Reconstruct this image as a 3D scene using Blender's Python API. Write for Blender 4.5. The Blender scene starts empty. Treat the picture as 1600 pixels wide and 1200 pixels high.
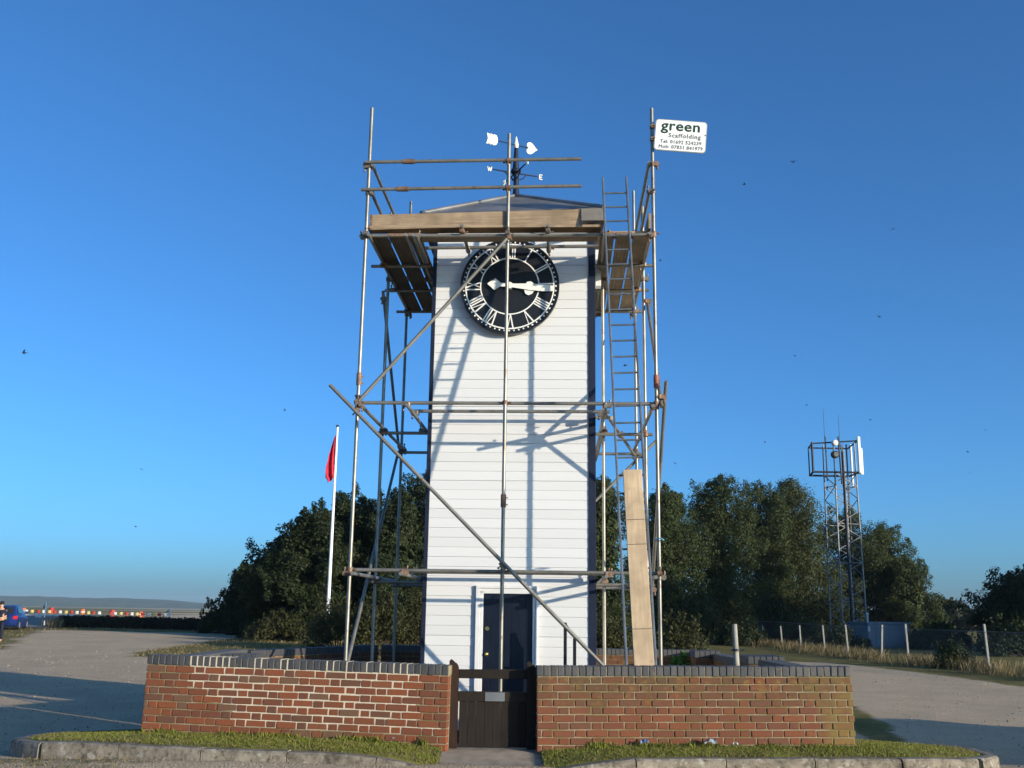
import bpy, math, random
from math import sin, cos, pi, radians
from mathutils import Vector, Matrix, noise
random.seed(7)
sc = bpy.context.scene
COL = sc.collection

# ------------------------------------------------------------------ camera, sky, sun, exposure
F_PX = 1600.0; PITCH = radians(12.6); ROLL = radians(0.85)
CAM = Vector((0, 0, 1.5))
_F = Vector((0, cos(PITCH), sin(PITCH))); _u = Vector((0, -sin(PITCH), cos(PITCH))); _r = Vector((1, 0, 0))
_R = cos(ROLL) * _r + sin(ROLL) * _u; _U = -sin(ROLL) * _r + cos(ROLL) * _u
cam = bpy.data.cameras.new('camera'); cam.sensor_width = 36; cam.lens = 36 * F_PX / 1600; cam.clip_end = 20000; cam.clip_start = .05
camo = bpy.data.objects.new('camera', cam); COL.objects.link(camo)
camo.matrix_world = Matrix(((_R.x, _U.x, -_F.x, CAM.x), (_R.y, _U.y, -_F.y, CAM.y), (_R.z, _U.z, -_F.z, CAM.z), (0, 0, 0, 1)))
sc.camera = camo

SUN_AZ = radians(52.0)      # light travels towards the left and away from the camera
SUN_EL = radians(10.4)
world = bpy.data.worlds.new('World'); sc.world = world; world.use_nodes = True
wn = world.node_tree.nodes; wl = world.node_tree.links
bg = wn['Background']; bg.inputs['Strength'].default_value = 0.113
sky = wn.new('ShaderNodeTexSky'); sky.sky_type = 'NISHITA'; sky.sun_disc = False
sky.sun_elevation = SUN_EL; sky.sun_rotation = pi - SUN_AZ
sky.air_density = 0.7; sky.dust_density = 1.6; sky.ozone_density = 6.0; sky.altitude = 0
tint = wn.new('ShaderNodeMixRGB'); tint.blend_type = 'MULTIPLY'; tint.inputs[0].default_value = 1; tint.inputs[2].default_value = (1.0, 1.18, 1.10, 1)   # the camera's white balance
wl.new(sky.outputs[0], tint.inputs[1]); wl.new(tint.outputs[0], bg.inputs['Color'])
sun = bpy.data.lights.new('sun', 'SUN'); sun.energy = 3.15; sun.angle = radians(0.53); sun.color = (1.0, .88, .69)
suno = bpy.data.objects.new('sun', sun); COL.objects.link(suno)
_d = Vector((-sin(SUN_AZ) * cos(SUN_EL), cos(SUN_AZ) * cos(SUN_EL), -sin(SUN_EL)))
suno.rotation_euler = _d.to_track_quat('-Z', 'Y').to_euler(); suno.location = (20, -20, 20)
sc.view_settings.view_transform = 'Standard'; sc.view_settings.look = 'None'
sc.view_settings.exposure = 1.0; sc.view_settings.gamma = 1.0; sc.view_settings.use_curve_mapping = False
sc.render.engine = 'CYCLES'
sc.cycles.max_bounces = 6; sc.cycles.transparent_max_bounces = 16; sc.cycles.volume_bounces = 0
sc.cycles.use_denoising = True

HAZE = 0.00010

# ------------------------------------------------------------------ helpers
class MB:
    def __init__(s): s.v = []; s.f = []; s.m = []; s.sm = []
    def add(s, vs, fs, mi=0, smooth=False):
        n = len(s.v); s.v += [tuple(p) for p in vs]
        for f in fs: s.f.append(tuple(i + n for i in f)); s.m.append(mi); s.sm.append(smooth)
        return s
    def box(s, a, b, mi=0, M=None, bev=0.0):
        x0, y0, z0 = a; x1, y1, z1 = b
        if bev:
            vs = []; ids = {}
            for ix, x in ((0, x0), (1, x1)):
                for iy, y in ((0, y0), (1, y1)):
                    for iz, z in ((0, z0), (1, z1)):
                        sx = bev if ix == 0 else -bev; sy = bev if iy == 0 else -bev; sz = bev if iz == 0 else -bev
                        ids[ix, iy, iz] = len(vs); vs += [(x, y + sy, z + sz), (x + sx, y, z + sz), (x + sx, y + sy, z)]
            I = ids; fs = []
            for k in (0, 1):
                a_ = [I[k, 0, 0], I[k, 1, 0], I[k, 1, 1], I[k, 0, 1]]; fs.append(tuple(a_ if k == 0 else a_[::-1])[::-1])
                b_ = [I[0, k, 0] + 1, I[1, k, 0] + 1, I[1, k, 1] + 1, I[0, k, 1] + 1]; fs.append(tuple(b_ if k == 0 else b_[::-1]))
                c_ = [I[0, 0, k] + 2, I[1, 0, k] + 2, I[1, 1, k] + 2, I[0, 1, k] + 2]; fs.append(tuple(c_ if k == 1 else c_[::-1]))
            for p in (0, 1):
                for q in (0, 1):
                    fs.append((I[p, q, 0], I[p, q, 1], I[p, q, 1] + 1, I[p, q, 0] + 1))
                    fs.append((I[p, 0, q], I[p, 1, q], I[p, 1, q] + 2, I[p, 0, q] + 2))
                    fs.append((I[0, p, q] + 1, I[1, p, q] + 1, I[1, p, q] + 2, I[0, p, q] + 2))
                    for r in (0, 1): fs.append((I[p, q, r], I[p, q, r] + 1, I[p, q, r] + 2))
        else:
            vs = [(x0, y0, z0), (x1, y0, z0), (x1, y1, z0), (x0, y1, z0), (x0, y0, z1), (x1, y0, z1), (x1, y1, z1), (x0, y1, z1)]
            fs = [(3, 2, 1, 0), (4, 5, 6, 7), (0, 1, 5, 4), (1, 2, 6, 5), (2, 3, 7, 6), (3, 0, 4, 7)]
        if M is not None: vs = [M @ Vector(p) for p in vs]
        return s.add(vs, fs, mi)
    def tube(s, p, q, r, r2=None, n=10, mi=0, caps=True):
        p = Vector(p); q = Vector(q); r2 = r if r2 is None else r2
        d = (q - p).normalized(); a = d.orthogonal().normalized(); b = d.cross(a)
        vs = []
        for c, rr in ((p, r), (q, r2)):
            for i in range(n):
                t = 2 * pi * i / n; vs.append(c + rr * (cos(t) * a + sin(t) * b))
        s.add(vs, [(i, (i + 1) % n, n + (i + 1) % n, n + i) for i in range(n)], mi, True)
        if caps: s.add(vs[:n], [tuple(range(n))[::-1]], mi); s.add(vs[n:], [tuple(range(n))], mi)
        return s
    def path(s, pts, r, n=8, mi=0):
        rs = r if isinstance(r, (list, tuple)) else [r] * len(pts)
        for i in range(len(pts) - 1): s.tube(pts[i], pts[i + 1], rs[i], rs[i + 1], n, mi)
        return s
    def prism(s, poly, y0, y1, mi=0, M=None):
        """poly: list of (x,z), counter-clockwise seen from -Y; extruded along y"""
        n = len(poly); vs = [(x, y0, z) for x, z in poly] + [(x, y1, z) for x, z in poly]
        fs = [tuple(range(n)), tuple(range(n, 2 * n))[::-1]] + [(i, n + i, n + (i + 1) % n, (i + 1) % n) for i in range(n)]
        if M is not None: vs = [M @ Vector(p) for p in vs]
        return s.add(vs, fs, mi)
    def ball(s, c, r, n=8, k=6, mi=0):
        rx, ry, rz = r if isinstance(r, (tuple, list)) else (r, r, r)
        vs = [(c[0], c[1], c[2] - rz)]
        for j in range(1, k):
            ph = -pi / 2 + pi * j / k
            for i in range(n):
                t = 2 * pi * i / n; vs.append((c[0] + rx * cos(ph) * cos(t), c[1] + ry * cos(ph) * sin(t), c[2] + rz * sin(ph)))
        vs.append((c[0], c[1], c[2] + rz)); L = len(vs) - 1
        fs = [(0, 1 + (i + 1) % n, 1 + i) for i in range(n)]
        for j in range(k - 2):
            for i in range(n):
                a = 1 + j * n + i; b = 1 + j * n + (i + 1) % n; fs.append((a, b, b + n, a + n))
        fs += [(L, 1 + (k - 2) * n + i, 1 + (k - 2) * n + (i + 1) % n) for i in range(n)]
        return s.add(vs, fs, mi, True)
    def mesh(s, name, mats):
        me = bpy.data.meshes.new(name); me.from_pydata(s.v, [], s.f)
        for m in (mats if isinstance(mats, (list, tuple)) else [mats]): me.materials.append(m)
        me.polygons.foreach_set('material_index', s.m); me.polygons.foreach_set('use_smooth', s.sm); me.update()
        return me
    def build(s, name, mats, parent=None, **k): return put(name, s.mesh(name, mats), parent, **k)

def put(name, data, parent=None, loc=(0, 0, 0), rot=(0, 0, 0), label=None, cat=None, group=None, kind=None, scale=None):
    o = bpy.data.objects.new(name, data); COL.objects.link(o); o.location = loc; o.rotation_euler = rot
    if scale: o.scale = scale
    if parent: o.parent = parent
    tag(o, label, cat, group, kind); return o
def tag(o, label=None, cat=None, group=None, kind=None):
    if label: o['label'] = label
    if cat: o['category'] = cat
    if group: o['group'] = group
    if kind: o['kind'] = kind
def thing(name, label, cat, loc=(0, 0, 0), rot=(0, 0, 0), group=None, kind=None):
    o = put(name, None, None, loc, rot, label, cat, group, kind); o.empty_display_size = .2; return o

# ------------------------------------------------------------------ materials
def nodes(name, rough=.7, metal=0.0, spec=.3):
    m = bpy.data.materials.new(name); m.use_nodes = True; nt = m.node_tree; b = nt.nodes['Principled BSDF']
    b.inputs['Roughness'].default_value = rough; b.inputs['Metallic'].default_value = metal; b.inputs['Specular IOR Level'].default_value = spec
    return m, nt, b
def N(nt, t, **kw):
    n = nt.nodes.new('ShaderNode' + t)
    for k, v in kw.items():
        if k.startswith('i_'): n.inputs[k[2:].replace('_', ' ')].default_value = v
        else: setattr(n, k, v)
    return n
def rgba(c): return (c[0], c[1], c[2], 1)
def ramp(nt, src, stops, interp='LINEAR'):
    r = N(nt, 'ValToRGB'); r.color_ramp.interpolation = interp; e = r.color_ramp.elements
    while len(e) < len(stops): e.new(.5)
    for k, (p, c) in enumerate(stops): e[k].position = p; e[k].color = rgba(c) if not isinstance(c, (int, float)) else (c, c, c, 1)
    nt.links.new(src, r.inputs[0]); return r.outputs[0]
def mix(nt, fac, a, b, blend='MIX'):
    m = N(nt, 'MixRGB', blend_type=blend)
    for i, x in ((0, fac), (1, a), (2, b)):
        if hasattr(x, 'is_linked'): nt.links.new(x, m.inputs[i])
        else: m.inputs[i].default_value = x if isinstance(x, (int, float)) else rgba(x)
    return m.outputs[0]
def math_(nt, op, a, b=0.0):
    m = N(nt, 'Math', operation=op)
    for i, x in ((0, a), (1, b)):
        if hasattr(x, 'is_linked'): nt.links.new(x, m.inputs[i])
        else: m.inputs[i].default_value = x
    return m.outputs[0]
def pos(nt): return N(nt, 'NewGeometry').outputs['Position']
def objc(nt): return N(nt, 'TexCoord').outputs['Object']
def noise_(nt, vec, scale, detail=4, rough=.55):
    n = N(nt, 'TexNoise', i_Scale=scale, i_Detail=detail, i_Roughness=rough); nt.links.new(vec, n.inputs['Vector']); return n.outputs['Fac']
def scaled(nt, vec, s):
    m = N(nt, 'Mapping'); m.inputs['Scale'].default_value = s; nt.links.new(vec, m.inputs[0]); return m.outputs[0]
def rnd(nt): return N(nt, 'ObjectInfo').outputs['Random']
def bump(nt, b, h, st=.3, dist=.01):
    n = N(nt, 'Bump', i_Strength=st, i_Distance=dist); nt.links.new(h, n.inputs['Height']); nt.links.new(n.outputs[0], b.inputs['Normal'])
def setc(nt, b, c): nt.links.new(c, b.inputs['Base Color'])
def plain(name, c, rough=.6, metal=0.0, var=.25, scale=6.0, spec=.3, bs=0.0, bsc=60):
    m, nt, b = nodes(name, rough, metal, spec); p = pos(nt)
    c2 = tuple(x * (1 - var) for x in c); c3 = tuple(min(1, x * (1 + var * .5)) for x in c)
    setc(nt, b, ramp(nt, noise_(nt, p, scale), [(.3, c2), (.7, c3)]))
    if bs: bump(nt, b, noise_(nt, p, bsc, 3), bs, .004)
    return m

# tower paint, slightly uneven and dusty
M_white, nt, b = nodes('white_board_paint', .45, 0, .35)
c = ramp(nt, rnd(nt), [(0, (.625, .625, .625)), (1, (.665, .665, .665))])
c = mix(nt, math_(nt, 'MULTIPLY', noise_(nt, scaled(nt, pos(nt), (1.2, 1.2, 5)), 2.2, 5), .14), c, (.52, .52, .49)); setc(nt, b, c)
bump(nt, b, noise_(nt, scaled(nt, pos(nt), (3, 3, 30)), 6), .08, .003)
M_navy = plain('navy_trim_paint', (.012, .018, .040), .5, 0, .3, 3, .25)
M_black = plain('black_paint', (.012, .013, .016), .35, 0, .4, 8, .4)
M_clock = plain('black_clock_dial', (.010, .011, .014), .42, 0, .5, 3, .4)
M_lett = plain('white_clock_paint', (.80, .79, .75), .4, 0, .1, 20)
M_door = plain('navy_door_paint', (.006, .010, .022), .38, 0, .3, 5, .35)
M_frame = plain('white_frame_paint', (.68, .68, .68), .4, 0, .06, 8)
M_brass = plain('brass', (.75, .55, .22), .25, 1.0, .2, 20)
M_gold = plain('gilt_leaf', (.95, .84, .58), .4, .0, .05, 20, .5)
M_roof = plain('lead_roof_sheet', (.27, .26, .25), .42, .55, .35, 2.5, .4, .15, 12)
M_fascia = plain('weathered_fascia', (.20, .185, .165), .6, .1, .3, 4)
M_steel, nt, b = nodes('galvanised_tube', .42, .55, .5)
p = pos(nt); c = ramp(nt, noise_(nt, p, 3.0, 6, .7), [(.25, (.14, .125, .105)), (.5, (.25, .235, .20)), (.75, (.33, .31, .27))])
c = mix(nt, ramp(nt, noise_(nt, p, 9.0, 5), [(.62, 0.0), (.72, .8)]), c, (.17, .085, .045)); setc(nt, b, c)
bump(nt, b, noise_(nt, p, 80), .15, .002)
M_rust = plain('rusty_coupler', (.24, .15, .10), .65, .35, .55, 14, .4, .3, 90)
M_redcoup = plain('red_oxide_sleeve', (.30, .10, .06), .6, .1, .4, 14)
M_ladder = plain('grey_ladder_steel', (.16, .18, .20), .45, .5, .4, 6, .4)
def wood(name, base, dark, grain=(60, 2.2, 60)):
    m, nt, b = nodes(name, .8, 0, .2); o = objc(nt)
    g = noise_(nt, scaled(nt, o, grain), 1.0, 5, .7); l = noise_(nt, o, 2.3, 3)
    c = ramp(nt, g, [(.34, dark), (.56, base)]); c = mix(nt, ramp(nt, l, [(.38, 0.0), (.66, .9)]), c, tuple(x * .55 for x in base))
    c = mix(nt, ramp(nt, noise_(nt, o, 26, 2), [(.70, 0.0), (.76, .8)]), c, tuple(x * .3 for x in base))
    h = N(nt, 'HueSaturation'); nt.links.new(c, h.inputs['Color']); nt.links.new(math_(nt, 'ADD', math_(nt, 'MULTIPLY', rnd(nt), .35), .8), h.inputs['Value'])
    setc(nt, b, h.outputs[0]); bump(nt, b, g, .35, .004); return m
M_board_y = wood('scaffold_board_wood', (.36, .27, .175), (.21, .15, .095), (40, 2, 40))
M_board_shade = wood('shade_toned_board_wood', (.15, .115, .08), (.085, .065, .045), (40, 2, 40))  # shade under the left platform put into a darker board colour
M_board_x = wood('toe_board_wood', (.36, .265, .175), (.22, .155, .10), (2, 40, 40))
M_board_z = wood('ladder_board_wood', (.56, .42, .275), (.43, .31, .195), (40, 40, 2))
M_gate = wood('dark_stained_gate_wood', (.024, .018, .014), (.012, .009, .008), (50, 50, 2.5))
M_gate2 = wood('reddish_gate_post_wood', (.045, .023, .017), (.022, .013, .010), (50, 50, 2.5))
M_plate = plain('dull_metal_plate', (.20, .21, .22), .45, .5, .2, 8)
M_signface = plain('white_sign_face', (.83, .83, .82), .4, 0, .05, 3)
M_signedge = plain('grey_sign_edge', (.30, .33, .30), .5, .3, .1, 5)
M_ink = plain('dark_green_lettering', (.012, .045, .028), .5, 0, .1, 5)
M_ink2 = plain('grey_lettering', (.16, .17, .17), .5, 0, .1, 5)
M_pole = plain('white_pole_paint', (.80, .80, .80), .4, 0, .08, 4)
M_flag = plain('red_flag_cloth', (.50, .020, .045), .75, 0, .35, 6)
M_mast = plain('mast_galvanised_steel', (.22, .225, .23), .5, .5, .3, 2)
M_dark = plain('dark_steel', (.04, .042, .05), .5, .3, .3, 2)
M_panelw = plain('white_antenna_plastic', (.72, .72, .70), .5, 0, .08, 2)
M_cabin = plain('grey_cabin_steel', (.25, .28, .32), .5, .2, .2, 1.5)
M_conc, nt, b = nodes('kerb_concrete', .9, 0, .2)
p = pos(nt); c = ramp(nt, noise_(nt, p, 5, 8, .7), [(.30, (.07, .06, .045)), (.46, (.20, .17, .13)), (.70, (.36, .31, .245))])
c = mix(nt, ramp(nt, noise_(nt, p, 15, 6, .85), [(.51, 0.0), (.62, .85)]), c, (.055, .048, .036))
c = mix(nt, ramp(nt, noise_(nt, p, 9, 3), [(.60, 0.0), (.68, .5)]), c, (.48, .46, .40))
setc(nt, b, c); bump(nt, b, noise_(nt, p, 30, 6, .7), .6, .012)
M_path = plain('path_concrete', (.33, .27, .205), .9, 0, .3, 7, .2, .4, 60)
M_postc = plain('pale_concrete_post', (.34, .32, .27), .85, 0, .3, 7, .2, .4, 40)
M_fpost = plain('weathered_fence_post', (.32, .31, .28), .85, 0, .2, 4)

def brickmat(name, lichen):
    m, nt, b = nodes(name, .85, 0, .2); p = pos(nt); r = rnd(nt)
    cs = [(0, (0.225, 0.067, 0.023)), (.2, (0.165, 0.057, 0.026)), (.38, (0.265, 0.075, 0.024)), (.55, (0.195, 0.061, 0.023)), (.70, (0.135, 0.065, 0.034)), (.80, (0.245, 0.081, 0.030)), (.93, (0.165, 0.094, 0.051))] if not lichen else [(0, (0.180, 0.057, 0.021)), (.2, (0.150, 0.053, 0.023)), (.4, (0.205, 0.064, 0.022)), (.6, (0.160, 0.054, 0.021)), (.75, (0.135, 0.061, 0.029)), (.88, (0.185, 0.064, 0.025))]
    c = ramp(nt, r, cs, 'CONSTANT')
    c = mix(nt, math_(nt, 'MULTIPLY', noise_(nt, p, 14, 6, .7), .75), c, (.13, .060, .048))
    c = mix(nt, ramp(nt, noise_(nt, p, 75, 3), [(.62, 0.0), (.75, .55)]), c, (.09, .045, .04))
    if lichen:
        sx = N(nt, 'SeparateXYZ'); nt.links.new(p, sx.inputs[0])
        top = ramp(nt, sx.outputs[2], [(.48, 0.0), (.86, 1.0)]); end = ramp(nt, math_(nt, 'ADD', math_(nt, 'MULTIPLY', sx.outputs[0], .25), math_(nt, 'MULTIPLY', math_(nt, 'SUBTRACT', noise_(nt, p, 4.0, 5, .7), .5), .5)), [(.74, 0.0), (.92, .85)])
        n1 = noise_(nt, p, 3.2, 6, .65); n2 = noise_(nt, p, 9.0, 5, .7)
        c = mix(nt, math_(nt, 'MULTIPLY', ramp(nt, n1, [(.36, 0.0), (.56, .85)]), top), c, (.085, .060, .034))
        c = mix(nt, math_(nt, 'MULTIPLY', ramp(nt, n2, [(.54, 0.0), (.68, .8)]), top), c, (.24, .15, .035))
        c = mix(nt, math_(nt, 'MULTIPLY', ramp(nt, n1, [(.35, .0), (.60, .9)]), end), c, (.20, .16, .045))
    setc(nt, b, c); bump(nt, b, noise_(nt, p, 55, 5, .7), .5, .006); return m
M_brick = brickmat('red_brick', False); M_brick_old = brickmat('lichened_red_brick', True)
def mortar(name, a, c2, moss):
    m, nt, b = nodes(name, .95, 0, .1); p = pos(nt); c = ramp(nt, noise_(nt, p, 8, 6, .7), [(.3, a), (.7, c2)])
    if moss: c = mix(nt, ramp(nt, noise_(nt, p, 4, 4), [(.45, 0.0), (.6, .8)]), c, (.15, .13, .05))
    setc(nt, b, c); bump(nt, b, noise_(nt, p, 120, 3), .4, .004); return m
M_mort_old = mortar('old_mortar', (.20, .16, .10), (.36, .30, .20), True)
M_mort_new = mortar('fresh_mortar', (.50, .43, .32), (.62, .545, .42), False)
M_coping, nt, b = nodes('blue_grey_coping_brick', .6, 0, .35)
p = pos(nt); c = ramp(nt, rnd(nt), [(0, (.045, .048, .055)), (.4, (.066, .067, .073)), (1, (.095, .092, .092))])
c = mix(nt, math_(nt, 'MULTIPLY', noise_(nt, p, 12, 6, .7), .6), c, (.05, .047, .045))
c = mix(nt, ramp(nt, noise_(nt, p, 11, 5, .7), [(.64, 0.0), (.72, .75)]), c, (.24, .17, .05))
setc(nt, b, c); bump(nt, b, noise_(nt, p, 60, 4), .4, .004)

def leafmat(name, a, c2, sub=0.0):
    m, nt, b = nodes(name, .6, 0, .25); p = pos(nt)
    isl = N(nt, 'NewGeometry').outputs['Random Per Island']
    c = ramp(nt, isl, [(0, a), (.6, tuple((x + y) / 2 for x, y in zip(a, c2))), (1, c2)])
    c = mix(nt, math_(nt, 'MULTIPLY', noise_(nt, p, .8, 3), .7), c, tuple(x * .55 for x in a)); setc(nt, b, c)
    tr = N(nt, 'BsdfTranslucent'); nt.links.new(c, tr.inputs[0]); mx = N(nt, 'MixShader', i_Fac=.30)
    nt.links.new(b.outputs[0], mx.inputs[1]); nt.links.new(tr.outputs[0], mx.inputs[2]); nt.links.new(mx.outputs[0], nt.nodes['Material Output'].inputs[0])
    return m
M_leaf_dark = leafmat('dark_oak_leaves', (.024, .036, .012), (.050, .066, .020))
M_leaf_mid = leafmat('mid_green_leaves', (.042, .060, .017), (.090, .110, .032))
M_leaf_birch = leafmat('olive_birch_leaves', (.056, .070, .022), (.120, .130, .044))
M_leaf_gorse = leafmat('olive_gorse_leaves', (.036, .042, .013), (.095, .088, .028))
M_leaf_bright = leafmat('bright_green_leaves', (.060, .14, .018), (.14, .27, .045))
M_leaf_hedge = leafmat('dark_hedge_leaves', (.018, .022, .013), (.035, .038, .020))
M_far = leafmat('far_wood_leaves', (.035, .045, .022), (.06, .07, .035))
M_bark = plain('dark_bark', (.055, .042, .032), .9, 0, .4, 5)
M_birchbark = plain('pale_birch_bark', (.15, .14, .12), .8, 0, .6, 4)
M_grass = leafmat('verge_grass_blades', (.17, .21, .028), (.38, .37, .07))
M_dry = leafmat('dry_grass_blades', (.17, .13, .055), (.36, .28, .14))

# ------------------------------------------------------------------ ground
def sstep(a, b, x):
    t = max(0.0, min(1.0, (x - a) / (b - a))); return t * t * (3 - 2 * t)
def gh(x, y):
    z = -.25 * sstep(10.3, 14.5, y) + .35 * sstep(34, 66, y) * (1 - .7 * sstep(5, 14, x)) - .1 * sstep(90, 300, y)
    z += (.10 + .10 * sstep(3, 30, y)) * (noise.noise(Vector((x * .09, y * .07, 2))) * .4) * sstep(12, 20, y)
    z += .012 * noise.noise(Vector((x * 1.3, y * 1.1, 5)))
    z += .075 * sstep(9.0, 10.2, y) * (1 - sstep(10.35, 10.8, y)) + .02 * noise.noise(Vector((x * 3, y * 4, 8))) * sstep(9, 9.8, y) * (1 - sstep(10.4, 11, y))
    return z
def inpoly(x, y, P):
    c = False; n = len(P)
    for i in range(n):
        x1, y1 = P[i]; x2, y2 = P[i - 1]
        if (y1 > y) != (y2 > y) and x < (x2 - x1) * (y - y1) / (y2 - y1) + x1: c = not c
    return c
def grass_amount(x, y):
    """0 gravel .. 1 grass, as the yard is worn"""
    w = .5 * noise.noise(Vector((x * .35, y * .22, 1))) + .3 * noise.noise(Vector((x * 1.1, y * .8, 3)))
    g = 0.0
    if x < 0:
        e = -20.5 - .33 * (y - 42)           # edge of the turf at the far left
        g = max(g, sstep(-1.6, 1.6, (e - x) + 2.2 * w))
        g = max(g, sstep(60.5, 63.5, y + 2 * w) * sstep(-33, -27, x))                # strip under the hedge
        g = max(g, sstep(-15.2, -13.6, x + 1.3 * w) * sstep(36, 40.5, y + 1.5 * w) * (1 - sstep(55.5, 57.5, y + w)))   # worn turf before the trees
    g = max(g, sstep(60.5, 63, y + w) * sstep(-16, -12, x))
    if x > 0:
        g = max(g, sstep(-.8, .8, x - (14.3 - .02 * y) + .6 * w + .25 * sstep(30, 45, y) * 4))
        g = max(g, sstep(40, 44, y + 2 * w) * sstep(2, 5, x))
        e = 4.7 + .12 * (y - 11)
        if 10.6 < y < 22: g = max(g, .8 * sstep(.7, .1, abs(x - e - .25 * (y - 12) * .3) + .5 * w))
    if y < 10.6: g = max(g, .55 * sstep(-.15, .5, w + .15 * sstep(-1, -4, x)))
    return g
xs = [-3900, -1500, -600, -250, -120, -80, -60] + [-50 + 1.0 * i for i in range(34)] + [-16 + .25 * i for i in range(129)] + [17 + i for i in range(20)] + [40, 50, 60, 80, 120, 250, 600, 1500, 3900]
ys = [-300, -100, -30, -10, -4] + [2 + .25 * i for i in range(33)] + [10.25 + .14 * i for i in range(30)] + [14.6 + .35 * i for i in range(60)] + [36 + .9 * i for i in range(50)] + [82, 86, 90, 95, 100, 120, 150, 200, 300, 600, 1200, 2500, 4200]
g = MB(); g.v = [(x, y, gh(x, y)) for y in ys for x in xs]; nx = len(xs)
g.f = [(j * nx + i, j * nx + i + 1, (j + 1) * nx + i + 1, (j + 1) * nx + i) for j in range(len(ys) - 1) for i in range(nx - 1)]
g.m = [0] * len(g.f); g.sm = [True] * len(g.f)
M_ground, nt, b = nodes('gravel_and_worn_turf', .95, 0, .15); p = pos(nt)
gv = ramp(nt, noise_(nt, p, 1.1, 8, .65), [(.3, (.50, .375, .245)), (.7, (.68, .525, .355))])
vor = N(nt, 'TexVoronoi', i_Scale=42.0); nt.links.new(p, vor.inputs['Vector'])
gv = mix(nt, .40, gv, ramp(nt, vor.outputs['Color'], [(.1, (.44, .33, .215)), (.5, (.60, .46, .305)), (.95, (.72, .57, .40))]))
gv = mix(nt, ramp(nt, noise_(nt, p, 16, 5, .7), [(.55, 0.0), (.68, .35)]), gv, (.20, .16, .11))
gv = mix(nt, ramp(nt, noise_(nt, scaled(nt, p, (.35, .35, 1)), 1.0, 7, .65), [(.48, 0.0), (.68, .45)]), gv, (.36, .285, .19))
gv = mix(nt, ramp(nt, noise_(nt, scaled(nt, p, (.5, .25, 1)), 1.0, 6, .7), [(.55, 0.0), (.70, .5)]), gv, (.60, .50, .37))
ga = N(nt, 'Attribute', attribute_name='grassy')
gr = ramp(nt, noise_(nt, p, .9, 8, .7), [(.3, (.11, .115, .030)), (.52, (.22, .18, .055)), (.7, (.36, .27, .11))])
gr = mix(nt, ramp(nt, noise_(nt, p, 25, 4, .7), [(.45, 0.0), (.7, .7)]), gr, (.05, .06, .018))
fac = ramp(nt, math_(nt, 'ADD', ga.outputs['Fac'], math_(nt, 'MULTIPLY', math_(nt, 'SUBTRACT', noise_(nt, p, 5, 6, .75), .5), .9)), [(.38, 0.0), (.62, 1.0)])
setc(nt, b, mix(nt, fac, gv, gr)); bump(nt, b, math_(nt, 'ADD', vor.outputs['Distance'], noise_(nt, p, 30, 4)), 1.0, .035)
me = g.mesh('ground', M_ground); at = me.attributes.new('grassy', 'FLOAT', 'POINT'); at.data.foreach_set('value', [grass_amount(v[0], v[1]) for v in g.v])
put('ground', me, kind='structure', label='worn gravel yard and turf around the clock tower')

# verge: raised turf between the kerb and the walls, left and right of the gate path
def resamp(P, n):
    L = [0.0]
    for i in range(len(P) - 1): L.append(L[-1] + (Vector(P[i + 1]) - Vector(P[i])).length)
    out = []
    for k in range(n):
        t = L[-1] * k / (n - 1); i = 0
        while i < len(P) - 2 and L[i + 1] < t: i += 1
        out.append(Vector(P[i]).lerp(Vector(P[i + 1]), (t - L[i]) / max(1e-9, L[i + 1] - L[i])))
    return out
KL = [(-4.5, 14.1, -.16), (-5.05, 13.2, -.02), (-5.3, 12.2, .08), (-5.15, 11.45, .12), (-4.75, 11.06, .15), (-4.2, 10.9, .17), (-3.1, 10.66, .17), (-1.6, 10.42, .165), (-1.1, 10.36, .13), (-.66, 10.32, .045)]
BL = [(-3.6, 14.1, -.15), (-3.7, 13.2, .05), (-3.8, 12.4, .14), (-3.85, 11.9, .18), (-3.8, 11.68, .2), (-3.6, 11.56, .21), (-3.0, 11.46, .21), (-1.6, 11.24, .2), (-1.1, 11.14, .19), (-.66, 11.06, .17)]
KR = [(.36, 10.32, .045), (.8, 10.34, .12), (1.2, 10.36, .165), (2.5, 10.46, .17), (4.0, 10.62, .17), (4.7, 10.86, .15), (5.02, 11.3, .12), (5.2, 12.2, .08), (5.1, 13.4, -.05), (4.5, 14.4, -.16)]
BR = [(.36, 11.06, .17), (.8, 11.06, .19), (1.2, 11.06, .2), (2.5, 11.10, .22), (3.4, 11.14, .23), (3.66, 11.25, .23), (3.72, 11.6, .2), (3.76, 12.4, .14), (3.8, 13.4, .03), (3.8, 14.4, -.15)]
M_turf, nt, b = nodes('verge_turf', .95, 0, .1); p = pos(nt)
setc(nt, b, mix(nt, ramp(nt, noise_(nt, p, 3, 5), [(.5, 0.0), (.65, .7)]), ramp(nt, noise_(nt, p, 18, 6, .7), [(.3, (.12, .13, .024)), (.7, (.26, .24, .06))]), (.13, .10, .055)))
bump(nt, b, noise_(nt, p, 60, 4), .5, .01)
verges = []
for nm, K, B in (('left', KL, BL), ('right', KR, BR)):
    n = 60; Ka = resamp(K, n); Ba = resamp(B, n); v = MB(); W = 10
    for i in range(n):
        for j in range(W + 1):
            q = Ka[i].lerp(Ba[i], j / W); q.z += .015 * noise.noise(q * 3) * (0 < j) - (.006 if j == 0 else 0); v.v.append(tuple(q))
    fl = [(i * (W + 1) + j, (i + 1) * (W + 1) + j, (i + 1) * (W + 1) + j + 1, i * (W + 1) + j + 1) for i in range(n - 1) for j in range(W)]
    v.f = fl; v.m = [0] * len(fl); v.sm = [True] * len(fl)
    v.build('grass_verge', M_turf, kind='structure', label='strip of green turf between the kerb and the brick wall, %s of the gate path' % nm); verges.append((Ka, Ba))

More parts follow.
